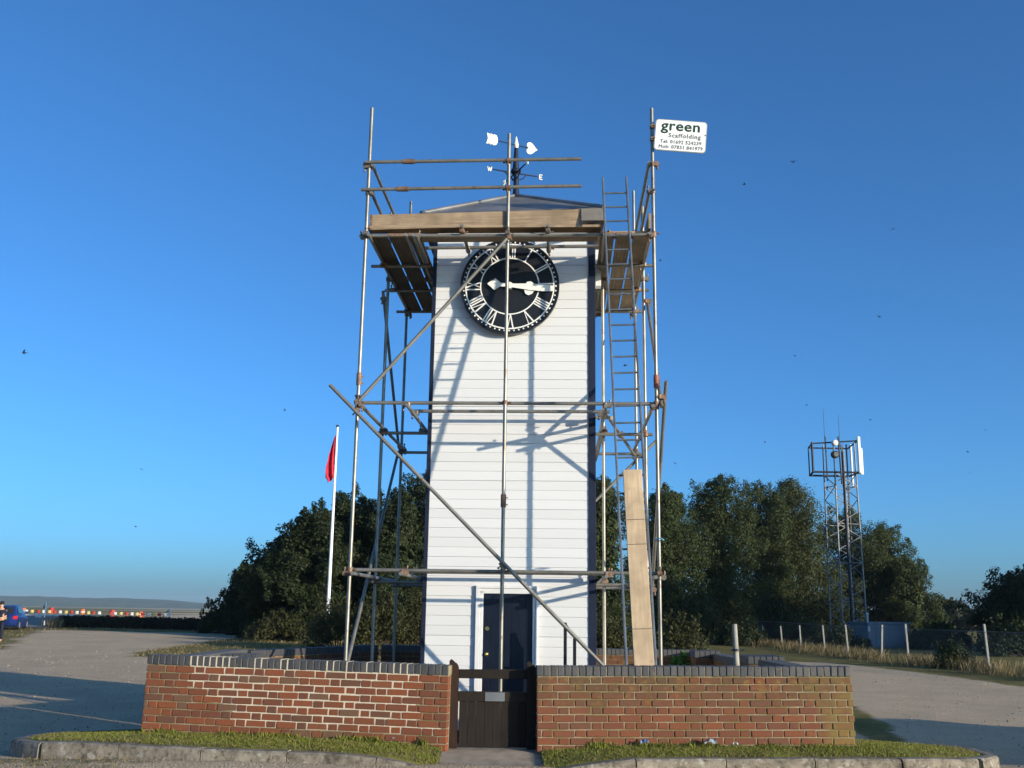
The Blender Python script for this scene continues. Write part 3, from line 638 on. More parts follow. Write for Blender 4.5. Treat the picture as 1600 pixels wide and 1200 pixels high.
# company sign on the tall corner tube
SG = thing('company_sign', 'white rectangular scaffolding company sign clamped to the tall corner tube', 'sign', LW(2.0, FY - .055, 8.09), (0, 0, YAW))
def rrect(x0, z0, x1, z1, r, n=6):
    P = []
    for cx, cz, a0 in ((x1 - r, z1 - r, 0), (x0 + r, z1 - r, 90), (x0 + r, z0 + r, 180), (x1 - r, z0 + r, 270)):
        for k in range(n + 1): a = radians(a0 + 90 * k / n); P.append((cx + r * cos(a), cz + r * sin(a)))
    return P
RS = Matrix.Rotation(radians(5.2), 4, 'Y')
W_, H_ = .725, .475
m = MB(); m.prism(rrect(.03, -H_ / 2, .03 + W_, H_ / 2, .05), -.006, .006, M=RS); m.build('rim', M_signedge, SG)
m = MB(); m.prism(rrect(.042, -H_ / 2 + .012, .018 + W_, H_ / 2 - .012, .042), -.009, -.002, M=RS); m.build('plate', M_signface, SG)
def text(body, size, x, z, mat, width=None, bold=0.0, sp=1.0):
    cu = bpy.data.curves.new('lettering', 'FONT'); cu.body = body; cu.size = size; cu.extrude = .0012; cu.space_character = sp; cu.resolution_u = 3; cu.materials.append(mat)
    t_ = bpy.data.objects.new('text_source', cu); COL.objects.link(t_); bpy.context.view_layer.update()
    me = bpy.data.meshes.new_from_object(t_.evaluated_get(bpy.context.evaluated_depsgraph_get())); me.name = 'lettering'; bpy.data.objects.remove(t_)
    o = put('lettering', me, SG)
    if bold:
        n_ = len(me.vertices); vs_ = [tuple(v.co) for v in me.vertices]; fs_ = [tuple(q.vertices) for q in me.polygons]; k_ = [(dx, dz, j * .00012) for j, (dx, dz) in enumerate(((0, 0), (bold, 0), (-bold, 0), (0, bold), (0, -bold)))]
        me = bpy.data.meshes.new('lettering'); me.from_pydata([(x + dx, y + dz, z + dy) for dx, dz, dy in k_ for x, y, z in vs_], [], [tuple(i + j * n_ for i in f_) for j in range(5) for f_ in fs_]); me.materials.append(mat); o.data = me
    if width: sx = width / max(1e-4, max(v.co.x for v in me.vertices) - min(v.co.x for v in me.vertices))
    else: sx = 1
    o.matrix_local = RS @ Matrix.Translation((x, -.0105, z)) @ Matrix.Rotation(pi / 2, 4, 'X') @ Matrix.Diagonal((sx, 1, 1, 1)); return o
text('green', .215, .115, .075, M_ink, .545, .0045, 1.06); text('Scaffolding', .088, .225, -.030, M_ink2, .45, .0022, 1.15)
text('Tel: 01692 524239', .072, .115, -.122, M_ink2, .575, .002, 1.1); text('Mob: 07831 841979', .072, .098, -.200, M_ink2, .61, .002, 1.1)
for z in (.13, -.06): m = MB(); m.tube((0, .055, z - .02), (0, .055, z + .02), .034, n=10); m.box((-.02, -.002, z - .025), (.055, .03, z + .025)); m.tube((.03, -.03, z), (.03, .0, z), .01, n=6); m.build('clip', M_rust, SG)
m = MB(); m.tube((.735, -.014, -.035), (.735, .012, -.035), .010, n=6); m.build('bolt', M_dark, SG)

# handrail posts by the door steps
hr = thing('handrail', 'short black iron handrail beside the navy door', 'handrail', LW(.80, -.75, GZ), (0, 0, YAW))
for x, y, zt in ((0, 0, 1.385), (.125, -.02, 1.185)): m = MB(); m.box((x - .022, y - .022, 0), (x + .022, y + .022, zt - GZ), bev=.003); m.build('post', M_black, hr)
m = MB(); m.tube((-.005, 0, 1.375 - GZ), (.13, -.02, 1.19 - GZ), .014); m.build('rail', M_black, hr)

# ------------------------------------------------------------------ brick walls, every brick its own piece
def bmesh_var(l, h_, d, mat, nm):
    out = []
    for k in range(4):
        m = MB(); m.box((0, 0, 0), (l, d, h_), bev=.006); m.v = [(x + random.uniform(-.0025, .0025), y + random.uniform(-.002, .002), z + random.uniform(-.002, .002)) for x, y, z in m.v]; out.append(m.mesh(nm, mat))
    return out
def brick_wall(label, p0, p1, zt0, zt1, mat, repoint=None, whitej=None):
    P0 = Vector((p0[0], p0[1], 0)); P1 = Vector((p1[0], p1[1], 0)); L = (P1 - P0).length; ang = math.atan2(P1.y - P0.y, P1.x - P0.x); tilt = -math.atan2(zt1 - zt0, L)
    w = thing('brick_wall', label, 'brick wall', (p0[0], p0[1], zt0), (0, tilt, ang))
    S = bmesh_var(.215, .065, .10, mat, 'brick'); Hd = bmesh_var(.1025, .065, .10, mat, 'brick'); Cp = bmesh_var(.064, .100, .222, M_coping, 'coping_brick')
    NC = 10; D = .215
    core = MB(); core.box((.010, .008, -.112 - NC * .0745), (L - .010, D - .008, -.098)); core.box((.004, .004, -.098), (L - .004, D - .002, -.006)); core.build('mortar', M_mort_old, w)
    x = 0.0; n = int(round(L / .0722)); pit = L / n
    cj = []
    for k in range(n): put('coping_brick', random.choice(Cp), w, (k * pit + random.uniform(-.001, .001), -.006 + random.uniform(-.003, .003), -.100 + random.uniform(-.002, .0025)), (0, random.uniform(-.006, .006), 0)); cj.append((k + 1) * pit - .0045)
    for c in range(NC):
        z = -.100 - .010 - .065 - c * .0745; off = 0.0 if c % 2 == 0 else -.16875 ; x = off; k = 0 if c % 2 == 0 else 0
        while x < L - .02:
            st = (k % 2 == 0); l = .215 if st else .1025; a = x; b_ = x + l; k += 1; x = b_ + .010
            if b_ <= .02: continue
            if a < 0 or b_ > L:
                a2 = max(0, a); b2 = min(L, b_)
                if b2 - a2 < .03: continue
                m = MB(); m.box((0, 0, 0), (b2 - a2, .1, .065), bev=.006); me = m.mesh('brick', mat); a = a2
            else: me = random.choice(S if st else Hd)
            o = put('brick', me, w, (a, random.uniform(-.003, .0025), z + random.uniform(-.002, .002)), (0, random.uniform(-.004, .004), 0))
    # rear skin, unseen from the road, stays joined
    bk = MB()
    for c in range(8):
        z = -.175 - c * .0745; x = .01 if c % 2 else .12
        while x < L - .23: bk.box((x, D - .02, z), (x + .215, D + .002, z + .065)); x += .225
    bk.build('rear_brickwork', mat, w, kind='stuff')
    if repoint:
        m = MB()
        for c, (a, b_) in enumerate(repoint):
            z1 = -.100 - c * .0745 + (.002 if c == 0 else 0); m.box((a, .0035 + .0002 * c, z1 - .0752), (b_, .03, z1))
        m.build('repointed_mortar', M_mort_new, w, label='freshly repointed pale mortar')
    if whitej:
        m = MB()
        for x in cj:
            if whitej(x): m.box((x - .0062, -.0075, -.099), (x + .0062, .10, -.002)); m.box((x - .006, -.006, -.0022), (x + .006, .21, .0005))
        m.build('pale_coping_joint', M_mort_new, w, label='fresh pale joints between the coping bricks')
    return w
LW0, LW1 = (-3.905, 11.5), (-.605, 10.95)
rp = [(.50, 3.03), (.52, 3.06), (.48, 3.00), (.65, 3.05), (.70, 3.01), (.90, 3.06), (1.02, 3.02), (1.00, 3.28)]
random.seed(21)
jset = {}
def wj(x):
    if x < .47 or x > 3.05: return False
    if x < .95: return True
    return random.random() < .42
brick_wall('low red brick wall with fresh pale mortar, left of the gate', LW0, LW1, 1.003, .962, M_brick, rp, wj)
brick_wall('low red brick wall with lichen and old mortar, right of the gate', (.297, 10.9), (3.565, 11.0), .972, 1.006, M_brick_old)
def plain_wall(name, label, p0, p1, zt, mat, piers=(), depth=.225, rows=7):
    P0 = Vector((p0[0], p0[1], 0)); P1 = Vector((p1[0], p1[1], 0)); L = (P1 - P0).length; ang = math.atan2(P1.y - P0.y, P1.x - P0.x)
    w = thing(name, label, 'brick wall', (p0[0], p0[1], zt), (0, 0, ang))
    m = MB(); m.box((0, .008, -1.2), (L, depth - .008, -.006)); m.build('mortar', M_mort_old, w)
    b_ = MB(); n = int(L / .0725)
    for s, y in ((0, -.002), (1, depth - .098)):
        for c in range(rows):
            x = .0 if c % 2 else -.11; z = -.175 - c * .0745
            while x < L - .03:
                a = max(x, 0); e_ = min(x + .215, L); b_.box((a, y, z), (e_, y + .10, z + .065)); x += .225
    b_.build('brickwork', mat, w, kind='stuff')
    c_ = MB()
    for k in range(n): dz = random.uniform(-.003, .003); c_.box((k * L / n, -.008, -.100 + dz), ((k + 1) * L / n - .008, depth + .008, dz), bev=.004)
    c_.build('coping', M_coping, w, kind='stuff'); return w
WB1 = LW(-2.35, 3.2, 0); WB2 = LW(3.05, 3.2, 0)
plain_wall('brick_wall', 'low brick wall with blue-grey coping running behind the tower and scaffold', (WB1.x, WB1.y), (WB2.x, WB2.y), .93, M_brick_old)
plain_wall('brick_wall', 'low slanting brick wall joining the rear wall, beyond the shaded scaffold corner', (-3.62, 14.9), (WB1.x - .05, WB1.y - .02), .93, M_brick_old)
plain_wall('brick_wall', 'low side wall running back from the far end of the pale-mortar wall', (-3.70, 11.80), (-3.62, 14.7), .955, M_brick_old)
plain_wall('brick_wall', 'low side wall running back from the lichened wall end', (3.38, 11.22), (3.42, 13.5), .965, M_brick_old)
plain_wall('brick_wall', 'low slanting brick wall behind the concrete post', (3.42, 14.55), (WB2.x + .12, WB2.y - .1), .93, M_brick_old)
for lab, x, y, sx, sy, zt in (('squat coping-topped brick pier behind the short concrete post', 3.12, 13.75, .48, .62, .995), ('squat brick pier nearest the bright green plant', 2.86, 16.2, .40, .42, .975), ('dark squat brick pier behind the pale-mortar wall', -3.42, 12.6, .44, .30, .975)):
    pr = thing('brick_pier', lab, 'brick pier', (x, y, zt)); m = MB(); m.box((.01, .01, -1.2), (sx - .01, sy - .01, -.105)); m.build('shaft', M_brick_old, pr)
    m = MB(); n = int(sx / .0725)
    for k in range(n): m.box((k * sx / n, 0, -.10), ((k + 1) * sx / n - .008, sy, random.uniform(-.003, .003)), bev=.004)
    m.build('coping', M_coping, pr, kind='stuff')

# ------------------------------------------------------------------ wooden gate
gt = thing('garden_gate', 'dark stained wooden gate of upright boards between the two brick walls', 'gate', (-.612, 11.145, .13))
def pl(u): return u + .612
def stile(x0, x1, zt, mat):
    m = MB(); w_ = x1 - x0; pts = [(x0, 0), (x1, 0), (x1, zt - .09)] + [(x1 - w_ * .62 * (1 - cos(radians(a))), zt - .09 + .075 * sin(radians(a))) for a in (25, 50, 75)] + [(x0 + w_ * .36, zt), (x0 + w_ * .15, zt + .012), (x0, zt - .006)]
    m.prism(pts, -.035, .035); m.build('stile', mat, gt)
stile(0, .100, .875, M_gate2); stile(.815, .915, .865, M_gate)
m = MB(); m.box((.100, -.022, .695), (.815, .022, .785), bev=.004); m.v = [(x, y, z + (.012 * (x - .1) if z > .74 else 0)) for x, y, z in m.v]; m.build('top_rail', M_gate, gt)
m = MB(); m.box((.100, -.024, .465), (.815, .024, .565), bev=.004); m.build('middle_rail', M_gate, gt)
for k in range(8):
    m = MB(); x0 = .113 + k * .0877; m.box((x0, -.012, .012 + random.uniform(0, .004)), (x0 + .0868, .012, .463), bev=.003); m.build('board', M_gate, gt)
m = MB(); m.box((.38, -.030, .47), (.585, -.025, .56), bev=.001); m.build('metal_plate', M_plate, gt)
m = MB(); m.box((.10, .016, .10), (.815, .04, .17)); m.build('bottom_rail', M_gate, gt)

# short concrete post inside the yard
cp = thing('concrete_post', 'short tapering pale concrete post behind the lichened wall', 'post', (2.73, 12.5, -.2))
m = MB(); Mt = Matrix.Rotation(radians(-1.5), 4, 'Y'); m.tube(Mt @ Vector((.0, 0, 0)), Mt @ Vector((-.0, 0, 1.61)), .044, .030, n=10); m.build('shaft', M_postc, cp)
m = MB(); m.tube(Mt @ Vector((0, 0, 1.30)), Mt @ Vector((0, 0, 1.325)), .052, n=10); m.tube((-.10, -.02, 1.31), (.06, -.02, 1.31), .012, n=6); m.build('band', M_dark, cp)

# ------------------------------------------------------------------ foliage
def leaves(V, F, c, r, n, size, up=.25, seed=None, shell=.55):
    """n leaf-sized faces filling a clump of radius r (tuple) at c, denser towards its skin"""
    for _ in range(n):
        while True:
            d = Vector((random.gauss(0, 1), random.gauss(0, 1), random.gauss(0, 1)))
            if d.length > 1e-3: break
        d.normalize(); k = shell + (1 - shell) * random.random() ** .7; k *= random.uniform(.8, 1.12)
        p = Vector((c[0] + d.x * r[0] * k, c[1] + d.y * r[1] * k, c[2] + d.z * r[2] * k))
        nrm = (d + Vector((random.gauss(0, .6), random.gauss(0, .6), random.gauss(0, .6) + up))).normalized()
        a = nrm.orthogonal().normalized(); a = (Matrix.Rotation(random.uniform(0, 2 * pi), 3, nrm) @ a); b = nrm.cross(a)
        s = size * random.uniform(.5, 1.3); i = len(V)
        V += [p - a * s * .5, p + b * s * .32 + nrm * s * .08, p + a * s * .55, p - b * s * .32 + nrm * s * .08]; F.append((i, i + 1, i + 2, i + 3))
def leafobj(name, V, F, mat, parent, **k):
    me = bpy.data.meshes.new(name); me.from_pydata([tuple(v) for v in V], [], F); me.materials.append(mat); me.update(); return put(name, me, parent, **k)
def tree(label, loc, H, W, mat, bark=M_bark, nclump=46, leaf=.15, base_h=.12, group='trees beyond the yard', droop=False, per=760, spread=1.0, name='broadleaf_tree', topw=.9):
    t = thing(name, label, 'tree', (loc[0], loc[1], gh(loc[0], loc[1]) - .05), (0, 0, random.uniform(0, 6)), group)
    tr = MB(); lean = Vector((random.uniform(-.04, .04) * H, random.uniform(-.04, .04) * H, 0))
    pts = [Vector((0, 0, 0)), Vector((0, 0, H * .2)) + lean * .2, Vector((0, 0, H * .45)) + lean * .6, Vector((0, 0, H * .8)) + lean]; r0 = .022 * H
    tr.path(pts, [r0 * 1.25, r0 * .85, r0 * .6, r0 * .2], 8); V = []; F = []
    cl = []
    for k in range(nclump):
        u = random.random(); zz = base_h + (1 - base_h) * (k + random.random()) / nclump
        env = (sin(pi * min(1, (zz - base_h) / (1 - base_h) * .72 + .20)) ** .5) * (1 - (1 - topw) * max(0, zz - .6) / .4)
        rad = W * .5 * env * (random.random() ** .45) * .88; a = random.uniform(0, 2 * pi)
        cl.append(Vector((rad * cos(a) + lean.x * zz, rad * sin(a) + lean.y * zz, zz * H * .93)))
    cl.append(Vector((lean.x, lean.y, H * .95)))
    for k, c in enumerate(cl):
        rr = W * .5 * random.uniform(.26, .44) * (.75 if c.z > H * .85 else 1)
        leaves(V, F, c, (rr, rr, rr * (.80 if not droop else 1.25)), int(per * random.uniform(.7, 1.3)), leaf)
        for q in range(3):                                    # loose sprays past the skin keep the outline uneven
            d = Vector((c.x, c.y, (c.z - H * .45) * .9 + random.uniform(-.5, .9))).normalized(); s_ = c + d * rr * random.uniform(.7, 1.05) + Vector((random.gauss(0, .25), random.gauss(0, .25), random.gauss(0, .15))) * rr
            leaves(V, F, s_, (rr * .28, rr * .28, rr * .34), int(per * .09), leaf * .9, shell=.2)
        if k % 4 == 0:
            b0 = pts[1].lerp(pts[3], min(.9, max(.05, (c.z / H - .2) * .8))); md = b0.lerp(c, .5) + Vector((0, 0, -.03 * H)); tr.path([b0, md, c], [r0 * .35, r0 * .2, r0 * .06], 6)
    for zz, wz in ((.28, .34), (.5, .38), (.7, .32)):          # dense heart of the crown
        leaves(V, F, (lean.x * zz, lean.y * zz, zz * H), (W * wz * .66, W * wz * .66, H * .15), 1500, leaf * 2.2, shell=.0)
    tr.build('trunk', bark, t); leafobj('crown', V, F, mat, t); return t
def px(u, v, D):                                               # where a point of the photograph lies at distance D
    d = _F + _R * ((u - 800) / F_PX) + _U * ((600 - v) / F_PX); return CAM + d * (D / d.y)
ordn0 = ['first', 'second', 'third', 'fourth', 'fifth']
random.seed(11)
def tree_px(label, ul, ur, vt, D, mat, **k):
    a = px(ul, vt, D); b = px(ur, vt, D); x = (a.x + b.x) / 2; H = px((ul + ur) / 2, vt, D).z - gh(x, D) + .1
    return tree(label, (x, D), H, (b.x - a.x) * 1.34, mat, **k)
# grove to the left of the tower
tree_px('low dark spreading oak at the far end of the grove, left of the flagpole', 398, 496, 850, 57, M_leaf_dark, nclump=44, base_h=.04, leaf=.15)
tree_px('small low dark oak tapering down at the left tip of the grove', 366, 436, 884, 60, M_leaf_dark, nclump=34, base_h=.03, leaf=.15)
tree_px('dark round oak standing just left of the flagpole', 452, 556, 800, 55, M_leaf_dark, nclump=54, base_h=.04, leaf=.15)
tree_px('dark oak directly behind the flagpole', 500, 610, 775, 58, M_leaf_dark, nclump=54, base_h=.04, leaf=.15)
tree_px('dark green oak behind the left scaffold tubes', 568, 668, 766, 56, M_leaf_dark, nclump=54, base_h=.04, leaf=.15)
tree_px('tall dark oak peeping past the left edge of the tower', 628, 740, 738, 60, M_leaf_dark, nclump=50, base_h=.06, leaf=.15)
tree_px('dark oak hidden mostly behind the white tower', 720, 860, 760, 62, M_leaf_dark, nclump=44, base_h=.06, leaf=.15)
# wood to the right
tree_px('bushy tree seen between the tower and the ladder', 890, 985, 752, 66, M_leaf_mid, nclump=48, base_h=.05, leaf=.15, droop=True)
tree_px('dense green tree just right of the scaffold', 985, 1092, 766, 72, M_leaf_mid, nclump=54, base_h=.04, leaf=.15, droop=True)
tree_px('tallest pointed tree in the wood on the right', 1062, 1162, 748, 76, M_leaf_mid, nclump=58, base_h=.04, leaf=.15, droop=True)
tree_px('dark dome-topped tree in the middle of the right-hand wood', 1138, 1232, 758, 83, M_leaf_mid, nclump=58, base_h=.04, leaf=.15)
tree_px('olive birch with drooping sprays left of the mast', 1196, 1300, 752, 85, M_leaf_birch, bark=M_birchbark, nclump=58, base_h=.05, leaf=.15, droop=True, name='birch_tree', topw=.6)
tree_px('green tree behind the lattice mast', 1282, 1378, 800, 95, M_leaf_mid, nclump=52, base_h=.04, leaf=.15)
tree_px('round green tree just right of the lattice mast', 1338, 1424, 826, 96, M_leaf_mid, nclump=52, base_h=.03, leaf=.15)
tree_px('smaller dark tree closing the right end of the wood', 1388, 1452, 876, 92, M_leaf_mid, nclump=44, base_h=.03, leaf=.15)
tree_px('dark thorny tree at the right edge beyond the fence', 1552, 1680, 896, 56, M_leaf_dark, nclump=50, base_h=.05, leaf=.17, spread=1.2)
for lab, a, b_, v, D in (('low far tree beside the right end of the wood', 1448, 1492, 938, 150), ('low far tree with a rounded top in the gap', 1476, 1520, 946, 170), ('low far tree in the gap beside the thorny tree', 1508, 1560, 950, 150)):
    tree_px(lab, a, b_, v, D, M_far, nclump=22, base_h=.03, leaf=.5, per=140)
def bush(label, loc, W, D_, H, mat, leaf=.11, n=16, per=260, group='shrubs around the yard', name='shrub', cat='shrub', spiky=.4):
    t = thing(name, label, cat, (loc[0], loc[1], gh(loc[0], loc[1]) - .03), group=group); V = []; F = []; st = MB()
    for k in range(n):
        x = random.uniform(-.5, .5) * W * .85; y = random.uniform(-.5, .5) * D_ * .8; e_ = max(.15, 1 - (2 * abs(x) / W) ** 2.2) * (1 - .3 * (2 * y / D_) ** 2)
        h_ = H * e_ * random.uniform(.72, 1.0); rr = min(W, H) * random.uniform(.18, .30)
        z = rr * .6 + (h_ - rr * 1.5) * random.random() ** .4; leaves(V, F, (x, y, max(rr * .5, z)), (rr, rr, rr), int(per * random.uniform(.7, 1.3)), leaf)
        for q in range(4): leaves(V, F, (x + random.gauss(0, rr * .5), y + random.gauss(0, rr * .4), max(.05, z) + rr * random.uniform(.7, 1.0 + spiky)), (rr * .12, rr * .12, rr * .35), int(per * .06), leaf * .9, shell=.1)
        st.path([(x * .3, y * .3, 0), (x * .7, y * .7, z * .5), (x, y, max(.1, z))], [.03, .02, .008], 5)
    st.build('stems', M_bark, t); leafobj('foliage', V, F, mat, t); return t
def bush_px(label, ul, ur, vt, D, mat, depth=1.6, **k):
    a = px(ul, vt, D); b_ = px(ur, vt, D); x = (a.x + b_.x) / 2; return bush(label, (x, D), b_.x - a.x, depth, a.z - gh(x, D), mat, **k)
bush_px('olive gorse bush with a brown patch at the foot of the grove', 400, 490, 932, 52, M_leaf_gorse, leaf=.13, depth=2.4)
bush_px('dark low bush between the two olive gorse bushes', 462, 545, 948, 53, M_leaf_dark, leaf=.14, depth=2.2)
bush_px('olive gorse bush at the foot of the flagpole', 484, 582, 914, 44, M_leaf_gorse, leaf=.11, depth=2.4, n=20)
bush_px('tall olive gorse bush seen through the left scaffold tubes', 560, 640, 898, 42, M_leaf_gorse, leaf=.11, depth=2.4, n=22)
bush_px('olive gorse bush against the left edge of the tower', 612, 700, 904, 43, M_leaf_gorse, leaf=.11, depth=2.2, n=20)
bush_px('brownish gorse bush between the tower and the ladder', 895, 985, 925, 36, M_leaf_gorse, leaf=.10, depth=2, n=20)
bush_px('brownish gorse bush right of the scaffold tubes', 1020, 1104, 934, 32, M_leaf_gorse, leaf=.10, depth=2, n=20)
bush_px('bright green leafy plant behind the walls beside the scaffold', 1034, 1092, 994, 16.6, M_leaf_bright, leaf=.10, depth=.6, n=22, per=130, name='leafy_plant', cat='plant')
bush_px('ivy-green shrub inside the fence below the birch', 1196, 1290, 952, 64, M_leaf_mid, leaf=.16, depth=3, n=18)
bush_px('dark shrub behind the first fence posts', 1100, 1200, 962, 60, M_leaf_dark, leaf=.15, depth=3, n=18)
bush_px('rough dark scrub behind the fence near the cabin', 1280, 1352, 972, 58, M_leaf_dark, leaf=.15, depth=2.5, n=16)
bush_px('dark twiggy shrub growing through the fence right of the cabin', 1460, 1514, 988, 38.5, M_leaf_dark, leaf=.08, depth=1.2, n=16)
bush_px('rough scrub beyond the fence under the far trees', 1415, 1530, 965, 60, M_leaf_mid, leaf=.16, depth=3, n=22)
bush_px('dark scrub at the right edge under the thorny tree', 1518, 1680, 952, 50, M_leaf_dark, leaf=.14, depth=3, n=26)
bush_px('small spiky shrub at the left tip of the grove', 316, 392, 930, 62, M_leaf_dark, leaf=.15, depth=2, n=16, spiky=1.2)
bush_px('dark undergrowth filling the foot of the grove on the left', 396, 560, 930, 61, M_leaf_dark, leaf=.16, depth=3, n=34)
bush_px('dark undergrowth below the oaks beside the tower', 550, 720, 915, 62, M_leaf_dark, leaf=.16, depth=3, n=34)
bush_px('dark undergrowth at the foot of the wood beside the scaffold', 960, 1130, 900, 80, M_leaf_dark, leaf=.18, depth=3, n=40)
bush_px('dark undergrowth at the foot of the wood below the dome-topped tree', 1100, 1240, 895, 80, M_leaf_dark, leaf=.18, depth=3, n=40)
bush_px('dark undergrowth at the foot of the birch by the mast', 1210, 1350, 910, 81, M_leaf_dark, leaf=.18, depth=3, n=36)
# dark hedge along the track
hd = thing('hedge', 'long low dark hedge between the turf and the race track', 'hedge', (-25.2, 69.3, gh(-25, 69) - .05)); V = []; F = []; hb = MB()
for k in range(90):
    x = -4.6 + 12.6 * k / 89; zt = .80 + .07 * noise.noise(Vector((x * 1.3, 0, 0))) - .004 * x
    leaves(V, F, (x, -x * .16, zt * .5), (.28, .55, zt * .55), 230, .15, shell=.7)
hb.prism([(-4.5, 0), (7.9, 0), (7.9, .66), (-4.5, .70)], -.2, .2, M=Matrix.Rotation(radians(-9), 4, 'Z')); hb.build('core', M_leaf_hedge, hd); leafobj('foliage', V, F, M_leaf_hedge, hd)

random.seed(23)  # unseen row of trees, added to shade the foot of the wood
for k, (x, y, h_) in enumerate(((36, 57, 10.5), (41, 62, 11), (33.5, 50, 9.5), (45, 57, 11), (39, 49, 10))):
    tree(('unseen added shade tree outside the picture on the right, %s of a row beyond the fence' % ordn0[k]), (x, y), h_, 7.5, M_leaf_mid, nclump=30, base_h=.04, leaf=.4, per=160)
# grass: uncountable blades
def blades(name, mat, spots, hmin, hmax, wid, label, lean=.5):
    V = []; F = []
    for x, y, z in spots:
        a = random.uniform(0, 2 * pi); h_ = random.uniform(hmin, hmax); w_ = wid * random.uniform(.7, 1.3); dx, dy = cos(a) * w_, sin(a) * w_; lx, ly_ = random.gauss(0, lean) * h_, random.gauss(0, lean) * h_
        i = len(V); V += [(x - dx, y - dy, z - .01), (x + dx, y + dy, z - .01), (x + lx * .5 + dx * .6, y + ly_ * .5 + dy * .6, z + h_ * .6), (x + lx, y + ly_, z + h_)]; F += [(i, i + 1, i + 2), (i, i + 2, i + 3)]
    return leafobj(name, V, F, mat, None, kind='stuff', label=label)
sp = []; sp2 = []
for Ka, Ba in verges:
    n = len(Ka)
    for _ in range(42000):
        f = random.random() * (n - 1.001); i = int(f); t = random.random(); q = Ka[i].lerp(Ka[i + 1], f - i).lerp(Ba[i].lerp(Ba[i + 1], f - i), .03 + .97 * t)
        w_ = noise.noise(Vector((q.x * 2.2, q.y * 2.2, 7))) + .5 * noise.noise(Vector((q.x * 7, q.y * 7, 1)))
        if w_ < -.42 and random.random() < .8: continue
        if random.random() < (.5 - .45 * min(1, t * 5)) : continue
        (sp2 if (random.random() < .16 + .4 * max(0, -w_) + (.35 if t > .9 else 0) + (.3 if t < .16 else 0)) else sp).append((q.x, q.y, q.z))
blades('verge_grass', M_grass, sp, .008, .024, .0042, 'short green grass on the verge')
blades('dry_verge_grass', M_dry, sp2, .008, .030, .0032, 'straw-coloured dry grass among the verge turf')
sp = []
for _ in range(5200):                                         # rough grass along the foot of the walls
    s_ = random.random()
    if random.random() < .5: s_ *= .94; x = -3.9 + 3.3 * s_; y = 11.5 - .55 * s_
    else: s_ = .09 + .91 * s_; x = .3 + 3.3 * s_; y = 10.9 + .1 * s_
    if noise.noise(Vector((x * 2.3, 3, 0))) + random.gauss(0, .12) < .02: continue
    sp.append((x, y - abs(random.gauss(0, .035)) - .01, .19))
blades('wall_foot_grass', M_grass, sp, .02, .075, .0045, 'longer grass and weeds at the foot of the brick walls', .3)
sp = []
def fence_x(y): return 16.35 - (y - 36) * .0735
for _ in range(9000):
    y = 30 + 34 * random.random() ** 1.4; x = fence_x(y) + random.gauss(.1, .6)
    if noise.noise(Vector((x * .8, y * .35, 2))) < -.02 + random.gauss(0, .1): continue
    sp.append((x, y, gh(x, y)))
blades('tall_dry_grass', M_dry, sp, .15, .55, .012, 'tall straw-coloured grass along the foot of the wire fence', .25)
sp = []
for _ in range(26000):
    if random.random() < .55: y = random.uniform(38, 64); x = random.uniform(-16, 2)
    else: y = random.uniform(40, 70); x = random.uniform(-44, -14)
    if grass_amount(x, y) < .55 or noise.noise(Vector((x * .5, y * .5, 6))) < -.1: continue
    sp.append((x, y, gh(x, y)))
blades('yard_turf_grass', M_dry, sp, .04, .13, .02, 'worn yellowing turf between the gravel and the trees', .5)
sp = []
for _ in range(9000):
    x = random.uniform(-7, 7); y = random.uniform(8.6, 10.55)
    if grass_amount(x, y) < .3 + .3 * random.random(): continue
    sp.append((x, y, gh(x, y)))
blades('gutter_moss', M_dry, sp, .008, .03, .006, 'moss and dead grass in the gutter below the kerb', .6)

# ------------------------------------------------------------------ flagpole
fp0 = px(512, 960, 45); fg = gh(fp0.x, 45)
fl = thing('flagpole', 'tall white flagpole with a limp red flag in front of the grove', 'flagpole', (fp0.x, 45, fg)); top = px(527, 668, 45); dx = (top.x - fp0.x)
m = MB(); m.path([(0, 0, 0), (0, 0, 3), (0, 0, top.z - fg)], [.085, .075, .045], 10); m.ball((0, 0, top.z - fg + .04), .06, mi=0); m.build('pole', M_pole, fl)
m = MB(); m.ball((0, 0, top.z - fg + .06), .07); m.build('finial', M_dark, fl)
m = MB(); zt = top.z - fg - .35; nz = 14; na = 9
for j in range(nz + 1):
    z = zt - 1.95 * j / nz; w_ = .06 + .30 * min(1, j / 9.0) - (.10 if j > 12 else 0)
    for i in range(na + 1): u = i / na; m.v.append((-.05 - u * w_, .10 * sin(u * 9 + j * .25) * min(1, j / 4), z - .22 * u * (1 if j > 6 else .3) + .02 * sin(j)))
m.f = [(j * (na + 1) + i, j * (na + 1) + i + 1, (j + 1) * (na + 1) + i + 1, (j + 1) * (na + 1) + i) for j in range(nz) for i in range(na)]; m.m = [0] * len(m.f); m.sm = [True] * len(m.f)
m.build('flag', M_flag, fl)

